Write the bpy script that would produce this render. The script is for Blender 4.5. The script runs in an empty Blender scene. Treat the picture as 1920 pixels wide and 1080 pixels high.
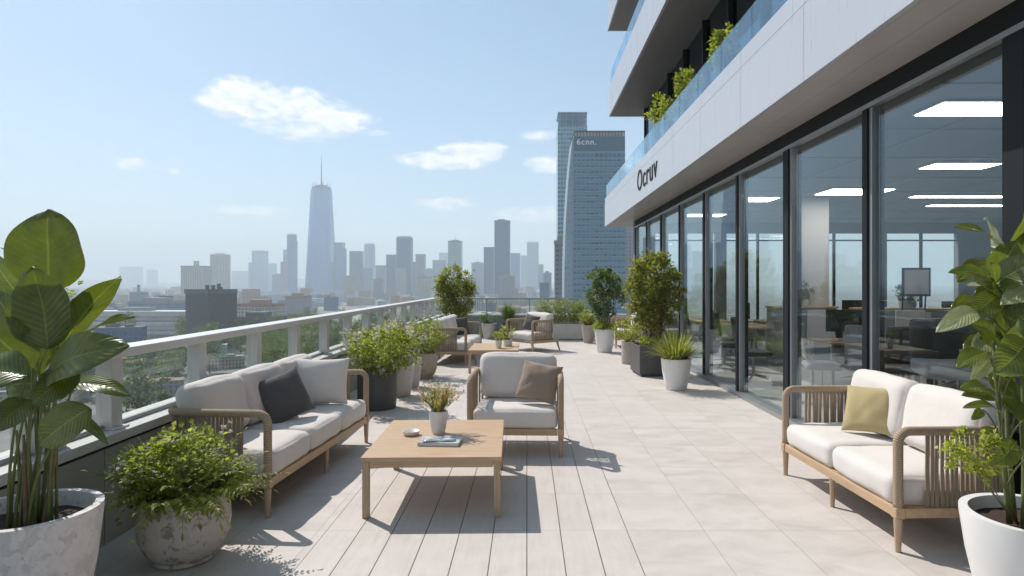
import bpy, math, random
from mathutils import Vector, Matrix, noise, Euler
R = math.radians
C = bpy.context.scene.collection
F, U0, V0, H = 1200.0, 988.0, 532.0, 1.6

def P(u, v, Y):                      # a photo direction at a real depth Y -> world point
    return Vector(((u - U0) / F * Y, Y, H - (v - V0) / F * Y))

# ------------------------------------------------------------------ mesh builder
class MB:
    def __init__(self):
        self.v = []; self.f = []; self.along = []; self.uv = {}
    def add(self, vs, fs, M=None, al=None):
        n = len(self.v)
        if M is not None: vs = [M @ Vector(p) for p in vs]
        self.v += [tuple(p) for p in vs]
        self.f += [tuple(i + n for i in f) for f in fs]
        self.along += al if al else [0.0] * len(vs)
        return n
    def box(self, x0, y0, z0, x1, y1, z1, M=None):
        vs = [(x0,y0,z0),(x1,y0,z0),(x1,y1,z0),(x0,y1,z0),(x0,y0,z1),(x1,y0,z1),(x1,y1,z1),(x0,y1,z1)]
        self.add(vs, [(3,2,1,0),(4,5,6,7),(0,1,5,4),(1,2,6,5),(2,3,7,6),(3,0,4,7)], M)
        return self
    def prism(self, pts, z0, z1, M=None):
        n = len(pts)
        vs = [(p[0],p[1],z0) for p in pts] + [(p[0],p[1],z1) for p in pts]
        fs = [tuple(reversed(range(n))), tuple(range(n, 2*n))] + [(i,(i+1)%n,n+(i+1)%n,n+i) for i in range(n)]
        self.add(vs, fs, M); return self
    def tube(self, path, r, seg=8, caps=True, M=None, flat=None):
        path = [Vector(p) for p in path]; n = len(path)
        if not hasattr(r, '__len__'): r = [r] * n
        t0 = (path[1] - path[0]).normalized()
        a = Vector((0,0,1)) if abs(t0.z) < .9 else Vector((1,0,0))
        nrm = (a - t0 * a.dot(t0)).normalized(); vs = []; al = []; L = 0
        for i, p in enumerate(path):
            t = (path[min(i+1,n-1)] - path[max(i-1,0)])
            t = t.normalized() if t.length > 1e-9 else t0
            nrm = (nrm - t * nrm.dot(t)).normalized(); b = t.cross(nrm)
            if i: L += (p - path[i-1]).length
            for k in range(seg):
                an = 2 * math.pi * k / seg
                vs.append(p + (nrm * math.cos(an) + b * math.sin(an) * (flat or 1)) * r[i]); al.append(L)
        fs = []
        for i in range(n-1):
            for k in range(seg):
                k2 = (k+1) % seg
                fs.append((i*seg+k, i*seg+k2, (i+1)*seg+k2, (i+1)*seg+k))
        if caps:
            fs.append(tuple(reversed(range(seg)))); fs.append(tuple(range((n-1)*seg, n*seg)))
        self.add(vs, fs, M, al); return self
    def lathe(self, prof, seg=40, c=(0,0,0), M=None, wob=0):
        vs = []; n = len(prof)
        for j, (r, z) in enumerate(prof):
            for k in range(seg):
                a = 2*math.pi*k/seg
                q = 1 + wob * noise.noise(Vector((math.cos(a)*1.3, math.sin(a)*1.3, z*5)))
                vs.append((c[0]+r*q*math.cos(a), c[1]+r*q*math.sin(a), c[2]+z))
        fs = []
        for j in range(n-1):
            for k in range(seg):
                k2 = (k+1) % seg
                fs.append((j*seg+k, j*seg+k2, (j+1)*seg+k2, (j+1)*seg+k))
        if prof[0][0] > 1e-4: fs.append(tuple(reversed(range(seg))))
        if prof[-1][0] > 1e-4: fs.append(tuple(range((n-1)*seg, n*seg)))
        self.add(vs, fs, M); return self
    def cushion(self, w, d, h, r, puff=.02, n=14, M=None, seed=0, wr=.009):
        key = {}; vs = []; fs = []
        hf = (w/2, d/2, h/2)
        def vid(p):
            k = tuple(round(c, 5) for c in p)
            if k in key: return key[k]
            q = []; o = []
            for c, hh in zip(p, hf):
                a = c * hh; b = max(-(hh - r), min(hh - r, a)); q.append(b); o.append(a - b)
            o = Vector(o); o = o.normalized() * r if o.length > 1e-9 else o
            s = Vector(q) + o
            bx = max(0, 1-p[0]**2); by = max(0, 1-p[1]**2); bz = max(0, 1-p[2]**2)
            s.z += math.copysign(puff, p[2]) * abs(p[2]) * (bx**.6) * (by**.6)
            s.x += p[0] * abs(p[0]) * puff*.35 * by * bz; s.y += p[1]*abs(p[1])*puff*.5*bx*bz
            nz = noise.noise_vector(s * 7 + Vector((seed*3.1, seed, 0))); s += nz * wr
            s.z += noise.noise(Vector((s.x*20, s.y*6, seed*2.7))) * wr * .7; s.z -= puff*.5*math.exp(-((p[0]-.2*math.sin(seed*1.7))**2+(p[1]-.1)**2)*4)*(1 if p[2] > 0 else 0)
            key[k] = len(vs); vs.append(s); return key[k]
        g = [math.sin((i/n*2-1) * math.pi/2) for i in range(n+1)]
        for ax in range(3):
            for sg in (-1, 1):
                for i in range(n):
                    for j in range(n):
                        q = []
                        for (a, b) in ((i,j),(i+1,j),(i+1,j+1),(i,j+1)):
                            p = [0,0,0]; p[ax] = sg; p[(ax+1)%3] = g[a]; p[(ax+2)%3] = g[b]; q.append(vid(p))
                        fs.append(tuple(q if sg > 0 else reversed(q)))
        self.add(vs, fs, M); return self
    def pillow(self, w, h, t, n=18, M=None, seed=0):
        vs = []; idx = {}; fs = []
        for s in (1, -1):
            for i in range(n+1):
                for j in range(n+1):
                    x = math.sin((i/n*2-1)*math.pi/2); y = math.sin((j/n*2-1)*math.pi/2)
                    edge = i in (0,n) or j in (0,n)
                    if edge and s < 0: idx[(s,i,j)] = idx[(1,i,j)]; continue
                    th = 0 if edge else t/2 * ((1-abs(x)**2.6) * (1-abs(y)**2.6))**.55
                    X = w/2*x*(1-.075*(1-y*y)*abs(x)); Yy = h/2*y*(1-.075*(1-x*x)*abs(y))
                    z = s*th
                    if not edge:
                        z += (noise.noise(Vector((x*2.2+seed, y*2.2, seed*1.7)))*.018 + noise.noise(Vector((x*5+seed, y*5, s+seed)))*.006) * (th/(t/2))
                    idx[(s,i,j)] = len(vs); vs.append((X, Yy, z))
            for i in range(n):
                for j in range(n):
                    q = (idx[(s,i,j)], idx[(s,i+1,j)], idx[(s,i+1,j+1)], idx[(s,i,j+1)])
                    fs.append(q if s > 0 else tuple(reversed(q)))
        self.add(vs, fs, M); return self
    def leaf(self, p, d, l, w, up=None, fold=.25, droop=.2):
        d = d.normalized(); up = up or Vector((0,0,1))
        s = d.cross(up)
        if s.length < 1e-3: s = Vector((1,0,0))
        s.normalize(); n = s.cross(d)
        m = p + d*l*.5 - n*0; tip = p + d*l - n*l*droop
        self.add([p, m + s*w + n*w*fold, m, m - s*w + n*w*fold, tip], [(0,1,2),(2,1,4),(0,2,3),(3,2,4)])
    def blade(self, p, d, l, w, sag, n=6):
        d = d.normalized(); s = d.cross(Vector((0,0,1)))
        s = s.normalized() if s.length > 1e-3 else Vector((1,0,0)); vs = []
        for i in range(n+1):
            t = i/n; q = p + d*l*t + Vector((0,0,-1))*sag*t*t*l
            ww = w * (1-t)**.6 * (.5+.9*min(1,t*3)) ; vs += [q - s*ww, q + s*ww]
        self.add(vs, [(2*i,2*i+1,2*i+3,2*i+2) for i in range(n)])
    def build(self, name, mat, parent=None, smooth=False, bevel=0, loc=None, seg=2):
        me = bpy.data.meshes.new(name); me.from_pydata(self.v, [], self.f); me.update()
        if any(self.along):
            a = me.attributes.new('along', 'FLOAT', 'POINT'); a.data.foreach_set('value', self.along)
        if smooth: me.polygons.foreach_set('use_smooth', [True]*len(me.polygons))
        me.materials.append(mat)
        o = bpy.data.objects.new(name, me); C.objects.link(o)
        if parent is not None: o.parent = parent
        if loc is not None: o.location = loc
        if bevel:
            b = o.modifiers.new('bevel', 'BEVEL'); b.width = bevel; b.segments = seg; b.limit_method = 'ANGLE'; b.harden_normals = False
        return o

def tag(o, label=None, cat=None, group=None, kind=None):
    if label: o['label'] = label
    if cat: o['category'] = cat
    if group: o['group'] = group
    if kind: o['kind'] = kind
    return o
def thing(name, label, cat, loc=(0,0,0), rz=0, group=None):
    o = bpy.data.objects.new(name, None); C.objects.link(o); o.location = loc; o.rotation_euler = (0,0,rz)
    return tag(o, label, cat, group)
def dup(root, loc, rz=None, label=None, scale=None):
    r = root.copy(); C.objects.link(r); r.location = loc
    if rz is not None: r.rotation_euler = (0,0,rz)
    if scale is not None: r.scale = scale
    if label: r['label'] = label
    for ch in list(root.children):
        c = ch.copy(); C.objects.link(c); c.parent = r
        for g in ch.children:
            d = g.copy(); C.objects.link(d); d.parent = c
    return r

# ------------------------------------------------------------------ materials
class NT:
    def __init__(s, name):
        s.mat = bpy.data.materials.new(name); s.mat.use_nodes = True; s.t = s.mat.node_tree; s.t.nodes.clear()
        s.out = s.t.nodes.new('ShaderNodeOutputMaterial')
    def n(s, typ, **k):
        x = s.t.nodes.new(typ)
        for a, b in k.items():
            if hasattr(x, a) and not a.startswith('in_'): setattr(x, a, b)
        return x
    def put(s, sock, v):
        if v is None: return
        if isinstance(v, bpy.types.NodeSocket): s.t.links.new(v, sock)
        else:
            if sock.type == 'RGBA' and len(v) == 3: v = (*v, 1)
            sock.default_value = v
    def m(s, op, a, b=None, c=None, clamp=False):
        x = s.n('ShaderNodeMath'); x.operation = op; x.use_clamp = clamp
        s.put(x.inputs[0], a); s.put(x.inputs[1], b); s.put(x.inputs[2], c); return x.outputs[0]
    def mix(s, f, a, b, blend='MIX'):
        x = s.n('ShaderNodeMix'); x.data_type = 'RGBA'; x.blend_type = blend
        s.put(x.inputs[0], f); s.put(x.inputs[6], a); s.put(x.inputs[7], b); return x.outputs[2]
    def noise(s, scale, detail=4, rough=.6, vec=None, dist=0):
        x = s.n('ShaderNodeTexNoise'); x.inputs['Scale'].default_value = scale; x.inputs['Detail'].default_value = detail
        x.inputs['Roughness'].default_value = rough; x.inputs['Distortion'].default_value = dist
        if vec is not None: s.t.links.new(vec, x.inputs['Vector'])
        return x.outputs[0]
    def ramp(s, f, stops):
        x = s.n('ShaderNodeValToRGB'); e = x.color_ramp.elements
        while len(e) < len(stops): e.new(.5)
        for q, (p, c) in zip(e, stops): q.position = p; q.color = (*c, 1) if len(c) == 3 else c
        s.t.links.new(f, x.inputs[0]); return x.outputs[0]
    def rng(s, f, a, b, c=0., d=1.):
        x = s.n('ShaderNodeMapRange'); s.put(x.inputs[0], f)
        for i, q in enumerate((a,b,c,d)): x.inputs[i+1].default_value = q
        return x.outputs[0]
    def obj(s): return s.n('ShaderNodeTexCoord').outputs['Object']
    def xyz(s, v):
        x = s.n('ShaderNodeSeparateXYZ'); s.t.links.new(v, x.inputs[0]); return x.outputs
    def vec(s, v, sc):
        x = s.n('ShaderNodeMapping'); s.t.links.new(v, x.inputs[0]); x.inputs['Scale'].default_value = sc; return x.outputs[0]
    def bump(s, h, st=.3, dist=.01):
        x = s.n('ShaderNodeBump'); x.inputs['Strength'].default_value = st; x.inputs['Distance'].default_value = dist
        s.t.links.new(h, x.inputs['Height']); return x.outputs[0]
    def pbr(s, col, rough=.6, metal=0, normal=None, spec=None, sheen=None):
        x = s.n('ShaderNodeBsdfPrincipled'); s.put(x.inputs['Base Color'], col); s.put(x.inputs['Roughness'], rough); s.put(x.inputs['Metallic'], metal)
        if normal is not None: s.put(x.inputs['Normal'], normal)
        if spec is not None: x.inputs['Specular IOR Level'].default_value = spec
        if sheen: x.inputs['Sheen Weight'].default_value = sheen
        return x.outputs[0]
    def done(s, sh): s.t.links.new(sh, s.out.inputs['Surface']); return s.mat

def plain(name, col, rough=.6, metal=0, var=.12, sc=8, bump=0, bsc=60, det=5, spec=None):
    t = NT(name); o = t.obj(); nz = t.noise(sc, det, .65, o)
    lo = tuple(c*(1-var) for c in col); hi = tuple(min(1, c*(1+var)) for c in col)
    c = t.ramp(nz, [(.3, lo), (.7, hi)])
    r = t.rng(nz, .3, .7, rough*.88, min(1, rough*1.1))
    nm = t.bump(t.noise(bsc, 3, .6, o), bump, .005) if bump else None
    return t.done(t.pbr(c, r, metal, nm, spec))
def wood(name, col, sc=1.0, axis=0):
    t = NT(name); o = t.obj(); s3 = [22*sc]*3; s3[axis] = 1.6*sc
    g = t.noise(1.5, 6, .7, t.vec(o, s3), .6); g2 = t.noise(7, 3, .5, t.vec(o, s3))
    c = t.ramp(g, [(.28, tuple(c*.72 for c in col)), (.5, col), (.75, tuple(min(1,c*1.22) for c in col))])
    c = t.mix(.25, c, t.ramp(g2, [(.35, tuple(c*.7 for c in col)), (.65, col)]))
    return t.done(t.pbr(c, .52, 0, t.bump(g, .15, .002)))
def fabric(name, col, sc=1.0, var=.05):
    t = NT(name); o = t.obj(); 
    w = t.noise(420*sc, 2, .6, o); big = t.noise(6, 3, .5, o)
    c = t.mix(t.rng(w,.3,.7), tuple(c*.86 for c in col), tuple(min(1,c*1.06) for c in col))
    c = t.mix(t.rng(big,.3,.7,0,.35), c, tuple(c*(1-var*2) for c in col))
    h = t.m('ADD', t.m('MULTIPLY', w, .2), t.m('MULTIPLY', t.noise(16,3,.5,o), 1.0))
    return t.done(t.pbr(c, .93, 0, t.bump(h, .35, .006), .2, .25))
def rope(name, col, pitch=.011):
    t = NT(name); a = t.n('ShaderNodeAttribute'); a.attribute_name = 'along'
    s = t.m('SINE', t.m('MULTIPLY', a.outputs['Fac'], 2*math.pi/pitch))
    nz = t.noise(90, 3, .6, t.obj())
    c = t.mix(t.rng(s, -1, .4), tuple(c*.55 for c in col), col)
    c = t.mix(t.rng(nz, .3, .7, 0, .4), c, tuple(c*.8 for c in col))
    return t.done(t.pbr(c, .85, 0, t.bump(s, .6, .004), .25))
def leafmat(name, cols, trans=.4, rough=.45, vein=False, tcol=None, spec=.4):
    t = NT(name); g = t.n('ShaderNodeNewGeometry'); o = t.obj()
    st = [(i/(len(cols)-1), c) for i, c in enumerate(cols)]
    c = t.ramp(g.outputs['Random Per Island'], st)
    c = t.mix(t.rng(t.noise(14, 3, .6, o), .35, .65, 0, .45), c, tuple(x*.6 for x in cols[0]))
    nm = None
    if vein:
        uv = t.n('ShaderNodeUVMap'); uv.uv_map = 'UVMap'; x = t.xyz(uv.outputs[0])
        s = t.m('ABSOLUTE', x[0]); q = t.m('ADD', t.m('MULTIPLY', x[1], 13), t.m('MULTIPLY', s, -3.2))
        ln = t.m('ABSOLUTE', t.m('SUBTRACT', t.m('FRACT', q), .5)); lat = t.rng(ln, 0, .1, 1, 0)
        mid = t.rng(s, .015, .05, 1, 0); vv = t.m('MAXIMUM', t.m('MULTIPLY', lat, .4), mid, None, True)
        c0 = c
        c = t.mix(t.m('MULTIPLY', vv, .38), c, tuple(min(1, x*1.9+.02) for x in cols[-1]))
        nm = t.bump(t.m('ADD', t.m('SINE', t.m('MULTIPLY', q, 6.283)), t.m('MULTIPLY', mid, -1.5)), .2, .005)
    b = t.n('ShaderNodeBsdfPrincipled'); t.put(b.inputs['Base Color'], c); b.inputs['Roughness'].default_value = rough
    b.inputs['Specular IOR Level'].default_value = spec
    if nm: t.put(b.inputs['Normal'], nm)
    tr = t.n('ShaderNodeBsdfTranslucent')
    tc = t.mix(1, c, tcol or (1.7, 1.9, .7), 'MULTIPLY'); t.put(tr.inputs['Color'], tc)
    if nm: t.put(tr.inputs['Normal'], nm)
    mx = t.n('ShaderNodeMixShader'); mx.inputs[0].default_value = trans
    t.t.links.new(b.outputs[0], mx.inputs[1]); t.t.links.new(tr.outputs[0], mx.inputs[2])
    return t.done(mx.outputs[0])
def glass(name, tint, f0=.06, rough=0.0, refl=(1,1,1), amt=.9):
    t = NT(name); g = t.n('ShaderNodeNewGeometry')
    d = t.n('ShaderNodeVectorMath'); d.operation = 'DOT_PRODUCT'
    t.t.links.new(g.outputs['Normal'], d.inputs[0]); t.t.links.new(g.outputs['Incoming'], d.inputs[1])
    c = t.m('ABSOLUTE', d.outputs['Value']); k = t.m('POWER', t.m('SUBTRACT', 1.0, c), 5.0)
    fac = t.m('ADD', t.m('MULTIPLY', k, amt), f0, None, True)
    tr = t.n('ShaderNodeBsdfTransparent'); t.put(tr.inputs['Color'], tint)
    gl = t.n('ShaderNodeBsdfGlossy'); gl.inputs['Roughness'].default_value = rough; t.put(gl.inputs['Color'], refl)
    mx = t.n('ShaderNodeMixShader'); t.t.links.new(fac, mx.inputs[0])
    t.t.links.new(tr.outputs[0], mx.inputs[1]); t.t.links.new(gl.outputs[0], mx.inputs[2])
    return t.done(mx.outputs[0])
def emit(name, col, s):
    t = NT(name); e = t.n('ShaderNodeEmission'); t.put(e.inputs[0], col); e.inputs[1].default_value = s
    return t.done(e.outputs[0])
def facade(name, wall, win, du, dz, fu=.6, fz=.6, rough=.35, var=.25, wz0=0.0):
    """windows in a grid on walls; u runs along whichever wall the face belongs to"""
    t = NT(name); p = t.xyz(t.obj()); g = t.n('ShaderNodeTexCoord'); n = t.xyz(g.outputs['Normal'])
    isx = t.m('GREATER_THAN', t.m('ABSOLUTE', n[0]), t.m('ABSOLUTE', n[1]))
    u = t.m('ADD', t.m('MULTIPLY', p[1], isx), t.m('MULTIPLY', p[0], t.m('SUBTRACT', 1.0, isx)))
    uu = t.m('DIVIDE', u, du); zz = t.m('DIVIDE', t.m('ADD', p[2], wz0), dz)
    a = t.m('LESS_THAN', t.m('FRACT', uu), fu); b = t.m('LESS_THAN', t.m('FRACT', zz), fz)
    side = t.m('LESS_THAN', t.m('ABSOLUTE', n[2]), .5)
    msk = t.m('MULTIPLY', t.m('MULTIPLY', a, b), side)
    wn = t.n('ShaderNodeTexWhiteNoise'); wn.noise_dimensions = '3D'; cb = t.n('ShaderNodeCombineXYZ')
    t.put(cb.inputs[0], t.m('FLOOR', uu)); t.put(cb.inputs[1], t.m('FLOOR', zz)); t.put(cb.inputs[2], isx)
    t.t.links.new(cb.outputs[0], wn.inputs[0])
    wc = t.mix(wn.outputs[0], tuple(c*(1-var) for c in win), tuple(min(1,c*(1+var)) for c in win))
    nz = t.noise(.06, 4, .6, t.obj())
    wl = t.mix(t.rng(nz,.3,.7), tuple(c*.85 for c in wall), tuple(min(1,c*1.1) for c in wall))
    rg = t.m('SUBTRACT', .85, t.m('MULTIPLY', msk, .85-rough))
    return t.done(t.pbr(t.mix(msk, wl, wc), rg, 0, None, .5))

M = {}
M['wood'] = wood('oak_wood', (.50,.34,.205), 1.0, 0)
M['woody'] = wood('oak_wood_long', (.50,.34,.205), 1.0, 1)
M['woodz'] = wood('oak_legs', (.47,.33,.21), 1.0, 2)
M['rope'] = rope('rope_wrap', (.52,.39,.27))
M['strap'] = rope('rope_strap', (.47,.36,.26), .006)
M['cush'] = fabric('ivory_fabric', (.69,.635,.59))
M['charcoal'] = fabric('charcoal_fabric', (.10,.093,.092))
M['taupe'] = fabric('taupe_fabric', (.30,.23,.175))
M['olive'] = fabric('mustard_fabric', (.44,.355,.18))
M['white_ceramic'] = plain('white_ceramic', (.72,.71,.70), .42, 0, .03, 5, .05, 120)
M['grey_ceramic'] = plain('grey_ceramic', (.52,.50,.48), .6, 0, .05, 5, .1, 90)
M['taupe_pot'] = plain('taupe_pot', (.40,.35,.31), .7, 0, .08, 7, .15, 60)
M['dark_pot'] = plain('dark_pot', (.08,.077,.077), .55, 0, .15, 7, .1, 70)
def stone_pot(name, base, dark, s1=9, th=.56):
    t = NT(name); o = t.obj(); a = t.noise(s1, 6, .62, o, .3); b = t.noise(38, 4, .6, o); z = t.xyz(o)[2]
    m1 = t.rng(a, th, th+.07); m2 = t.rng(t.noise(s1*3.2, 4, .6, o), .62, .68)
    c = t.mix(t.m('MULTIPLY', m1, .75), base, dark); c = t.mix(t.m('MULTIPLY', m2, .6), c, tuple(x*.7 for x in dark))
    c = t.mix(t.rng(b, .35, .65, 0, .3), c, tuple(x*.75 for x in base))
    return t.done(t.pbr(c, .82, 0, t.bump(t.m('ADD', t.m('MULTIPLY', m1, -1.0), t.m('MULTIPLY', b, .5)), .5, .006), .3))
M['stone_pot'] = stone_pot('speckled_stone', (.52,.46,.41), (.17,.13,.10), 12, .545)
M['textured_pot'] = stone_pot('textured_plaster', (.68,.65,.63), (.56,.53,.51), 16, .52)
M['beige_stone'] = stone_pot('beige_stone', (.48,.41,.33), (.36,.29,.22), 10, .52)
M['soil'] = plain('soil', (.045,.026,.016), .95, 0, .5, 40, .9, 90)
M['metal'] = plain('railing_metal', (.62,.61,.59), .38, .1, .05, 3)
M['metal_dark'] = plain('railing_metal_grey', (.36,.36,.36), .4, .3, .05, 3)
M['panel'] = plain('parapet_panel', (.32,.325,.295), .6, 0, .08, 2, .05)
M['cap'] = plain('parapet_cap', (.58,.57,.55), .6, 0, .1, 4, .1, 80)
t = NT('fascia_panel'); o = t.obj(); st_ = t.noise(3, 5, .6, t.vec(o, (1, 5, .35))); pv_ = t.noise(.5, 2, .5, o)
c = t.mix(t.rng(st_, .5, .75, 0, .16), (.47,.49,.53), (.38,.395,.42)); c = t.mix(t.rng(pv_, .35, .65, 0, .3), c, (.50,.51,.545))
M['white_panel'] = t.done(t.pbr(c, t.rng(st_, .3, .7, .26, .4), .1))
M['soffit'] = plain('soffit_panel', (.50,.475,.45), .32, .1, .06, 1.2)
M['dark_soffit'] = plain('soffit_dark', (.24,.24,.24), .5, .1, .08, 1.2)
M['frame'] = plain('dark_frame', (.014,.017,.019), .6, 0, .1, 3, 0, 60, 5, .15)
M['frame_light'] = plain('frame_edge', (.30,.31,.32), .35, .5, .06, 3)
M['win'] = glass('window_glass', (.93,.96,.96), .058, 0, (.82,.93,1), .8)
M['rail_glass'] = glass('railing_glass', (.93,.95,.94), .035, 0, (.9,1,1), .45)
M['balc_glass'] = glass('balcony_glass', (.72,.84,.92), .10, 0, (.85,.95,1), .8)
M['dark_glass'] = glass('upper_glass', (.25,.3,.32), .09, 0, (.8,.9,1), .8)
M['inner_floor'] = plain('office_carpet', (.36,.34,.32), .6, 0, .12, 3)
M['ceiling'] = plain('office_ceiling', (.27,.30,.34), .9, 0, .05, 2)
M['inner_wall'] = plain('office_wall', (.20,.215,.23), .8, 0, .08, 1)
M['black'] = plain('black_plastic', (.018,.018,.02), .45, 0, .2, 9)
M['seatgrey'] = fabric('grey_upholstery', (.27,.27,.275))
M['steel'] = plain('brushed_steel', (.55,.55,.56), .3, .8, .05, 9)
M['whiteplastic'] = plain('white_plastic', (.62,.62,.62), .5, 0, .04, 5)
M['cardboard'] = plain('cardboard', (.48,.35,.22), .8, 0, .08, 8)
M['lamp'] = emit('lamp_panel', (1,.93,.86), 10)
M['paper'] = plain('paper', (.72,.72,.71), .6, 0, .05, 30)
M['cover'] = plain('grey_cover', (.42,.44,.46), .35, 0, .25, 6)

LF = dict(
 fiddle=leafmat('broad_leaf', [(.05,.08,.014),(.075,.11,.02),(.11,.135,.025)], .38, .34, True, (1.9,1.7,.6), .5),
 glossy=leafmat('glossy_leaf', [(.06,.095,.022),(.12,.16,.04),(.20,.235,.08)], .40, .27, True, (1.7,1.6,.6), .6),
 pale=leafmat('painted_gloss_leaf', [(.40,.44,.25),(.5,.52,.32)], .3, .35, True, (1.3,1.3,.8), .5),  # whitish sun gloss on leaves, put into the base colour
 fern=leafmat('fern_leaf', [(.15,.18,.045),(.28,.31,.08),(.42,.42,.15)], .48, .55),
 bush=leafmat('bush_leaf', [(.14,.15,.05),(.24,.24,.075),(.36,.335,.115)], .48, .55),
 dark=leafmat('dark_leaf', [(.06,.10,.04),(.12,.17,.06),(.19,.23,.09)], .38, .5),
 lime=leafmat('lime_leaf', [(.21,.24,.04),(.33,.35,.07),(.45,.44,.14)], .46, .5),
 grass=leafmat('blade_leaf', [(.16,.18,.04),(.27,.28,.07),(.40,.37,.15)], .4, .5),
 tree=leafmat('park_leaf', [(.08,.11,.03),(.12,.155,.04),(.18,.20,.06)], .3, .6),
 white=leafmat('white_petal', [(.62,.6,.5),(.74,.7,.62)], .4, .6, False, (1,1,1)),
 coral=leafmat('coral_petal', [(.62,.38,.16),(.70,.52,.26),(.72,.64,.36)], .4, .6, False, (1,1,1)),
 dry=leafmat('dry_leaf', [(.2,.13,.05),(.3,.22,.08)], .3, .6))
M['stem'] = plain('green_stem', (.13,.15,.045), .6, 0, .2, 12)
M['brown_stem'] = plain('brown_stem', (.16,.11,.07), .8, 0, .3, 14, .3)
M['trunk'] = plain('trunk_bark', (.12,.09,.065), .9, 0, .3, 10, .5)

# ------------------------------------------------------------------ camera, light, sky
cam = bpy.data.cameras.new('camera'); co = bpy.data.objects.new('camera', cam); C.objects.link(co)
co.location = (0,0,H); co.rotation_euler = (R(90),0,0); cam.lens = 22.5; cam.sensor_width = 36
cam.shift_x = -(U0-960)/1920; cam.shift_y = -(540-V0)/1920; cam.clip_start = .05; cam.clip_end = 30000
sc = bpy.context.scene; sc.camera = co
SEL, SAZ = R(48), R(-45)             # sun elevation; azimuth from +Y, negative = left
sd = Vector((math.sin(SAZ)*math.cos(SEL), math.cos(SAZ)*math.cos(SEL), math.sin(SEL)))
sun = bpy.data.lights.new('sun', 'SUN'); sun.energy = 4.2; sun.angle = R(.55); sun.color = (1,.945,.88)
so = bpy.data.objects.new('sun', sun); C.objects.link(so); so.rotation_euler = sd.to_track_quat('Z','Y').to_euler()
w = bpy.data.worlds.new('World'); sc.world = w; w.use_nodes = True; wt = w.node_tree; wt.nodes.clear()
class WN(NT):
    def __init__(s, t): s.t = t
W = WN(wt); wo = W.n('ShaderNodeOutputWorld'); bg = W.n('ShaderNodeBackground')
sky = W.n('ShaderNodeTexSky'); sky.sky_type = 'NISHITA'; sky.sun_disc = False; sky.sun_elevation = SEL; sky.sun_rotation = SAZ
sky.altitude = 50; sky.air_density = 1.0; sky.dust_density = .7; sky.ozone_density = 1.6
SKY = .105
bg.inputs[1].default_value = SKY
tc = W.n('ShaderNodeTexCoord').outputs['Generated']; d = W.xyz(tc)
az = W.m('MULTIPLY', W.m('ARCTAN2', d[0], d[1]), 57.2958); el = W.m('MULTIPLY', W.m('ARCSINE', d[2]), 57.2958)
clouds = []                          # azimuth, elevation, half-width, half-height (degrees), density
def cl(u0, v0, u1, v1, k=1.0):
    f = lambda u, v: (math.degrees(math.atan2(u-U0, F)), math.degrees(math.atan2(V0-v, math.hypot(F, u-U0))))
    a0, e0 = f(u0, (v0+v1)/2); a1, e1 = f(u1, (v0+v1)/2); _, et = f((u0+u1)/2, v0); _, eb = f((u0+u1)/2, v1)
    clouds.append(((a0+a1)/2, (et+eb)/2, (a1-a0)/2, (et-eb)/2, k))
cl(375,152,520,215); cl(430,165,640,235,1.1); cl(500,190,690,250); cl(475,215,640,265,.8)
cl(755,285,900,318); cl(830,268,948,300,1.0); cl(785,370,880,392,.8)
cl(398,386,545,403,.75); cl(985,245,1050,265,.7); cl(985,292,1080,325,.9); cl(915,388,1060,415,.6); cl(218,294,275,318,.8)
cl(312,316,335,326,.6); cl(680,244,735,256,.4); cl(150,432,380,446,.35); cl(560,430,900,446,.3)
clouds += [(-62,22,12,4,1), (-80,30,15,5,1), (-50,10,9,1.5,.8), (-100,18,14,4,1), (70,25,15,5,1), (120,30,20,6,1), (-150,25,22,7,1), (170,20,20,5,1)]
nz = W.noise(13, 9, .60, W.vec(tc, (1,1,1.7)), .3)
nz2 = W.noise(42, 7, .62, W.vec(tc, (1,1,2.2)))
shape = W.m('ADD', W.m('MULTIPLY', W.m('SUBTRACT', nz, .5), 3.9), W.m('MULTIPLY', W.m('SUBTRACT', nz2, .5), 2.6))
tot = None; und = None
for a, e, ra, re, k in clouds:
    x = W.m('DIVIDE', W.m('SUBTRACT', az, a), ra); y = W.m('DIVIDE', W.m('SUBTRACT', el, e), re)
    r2 = W.m('ADD', W.m('MULTIPLY', x, x), W.m('MULTIPLY', y, y))
    q = W.m('ADD', W.m('SUBTRACT', 1.4, r2), shape)
    q = W.m('MULTIPLY', W.rng(q, -.1, 1.15), k)
    # fade the ellipse out fully
    q = W.m('MULTIPLY', q, W.rng(r2, 1.2, 2.4, 1, 0))
    tot = q if tot is None else W.m('MAXIMUM', tot, q)
tot = W.m('MINIMUM', tot, .93)
cc = W.mix(W.rng(nz2, .35, .62), (.78/SKY,.83/SKY,.90/SKY), (1.06/SKY,1.05/SKY,1.04/SKY))
# thin high veil: pale sky as in a humid summer noon
veil = W.rng(W.noise(2.2, 5, .6, W.vec(tc, (1,1,3))), .3, .75, .1, .34)
skyc = W.mix(veil, sky.outputs[0], (.37/SKY,.65/SKY,.80/SKY))
W.t.links.new(W.mix(tot, skyc, cc), bg.inputs[0]); W.t.links.new(bg.outputs[0], wo.inputs[0])
sc.view_settings.view_transform = 'Standard'; sc.view_settings.look = 'None'; sc.view_settings.gamma = 1; sc.view_settings.exposure = .33
cy = sc.cycles; cy.use_denoising = True; cy.max_bounces = 9; cy.diffuse_bounces = 3; cy.glossy_bounces = 4; cy.transmission_bounces = 4
cy.transparent_max_bounces = 24; cy.volume_bounces = 2; cy.caustics_reflective = False; cy.caustics_refractive = False; cy.sample_clamp_indirect = 4
cy.use_adaptive_sampling = True; cy.adaptive_threshold = .015

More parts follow.
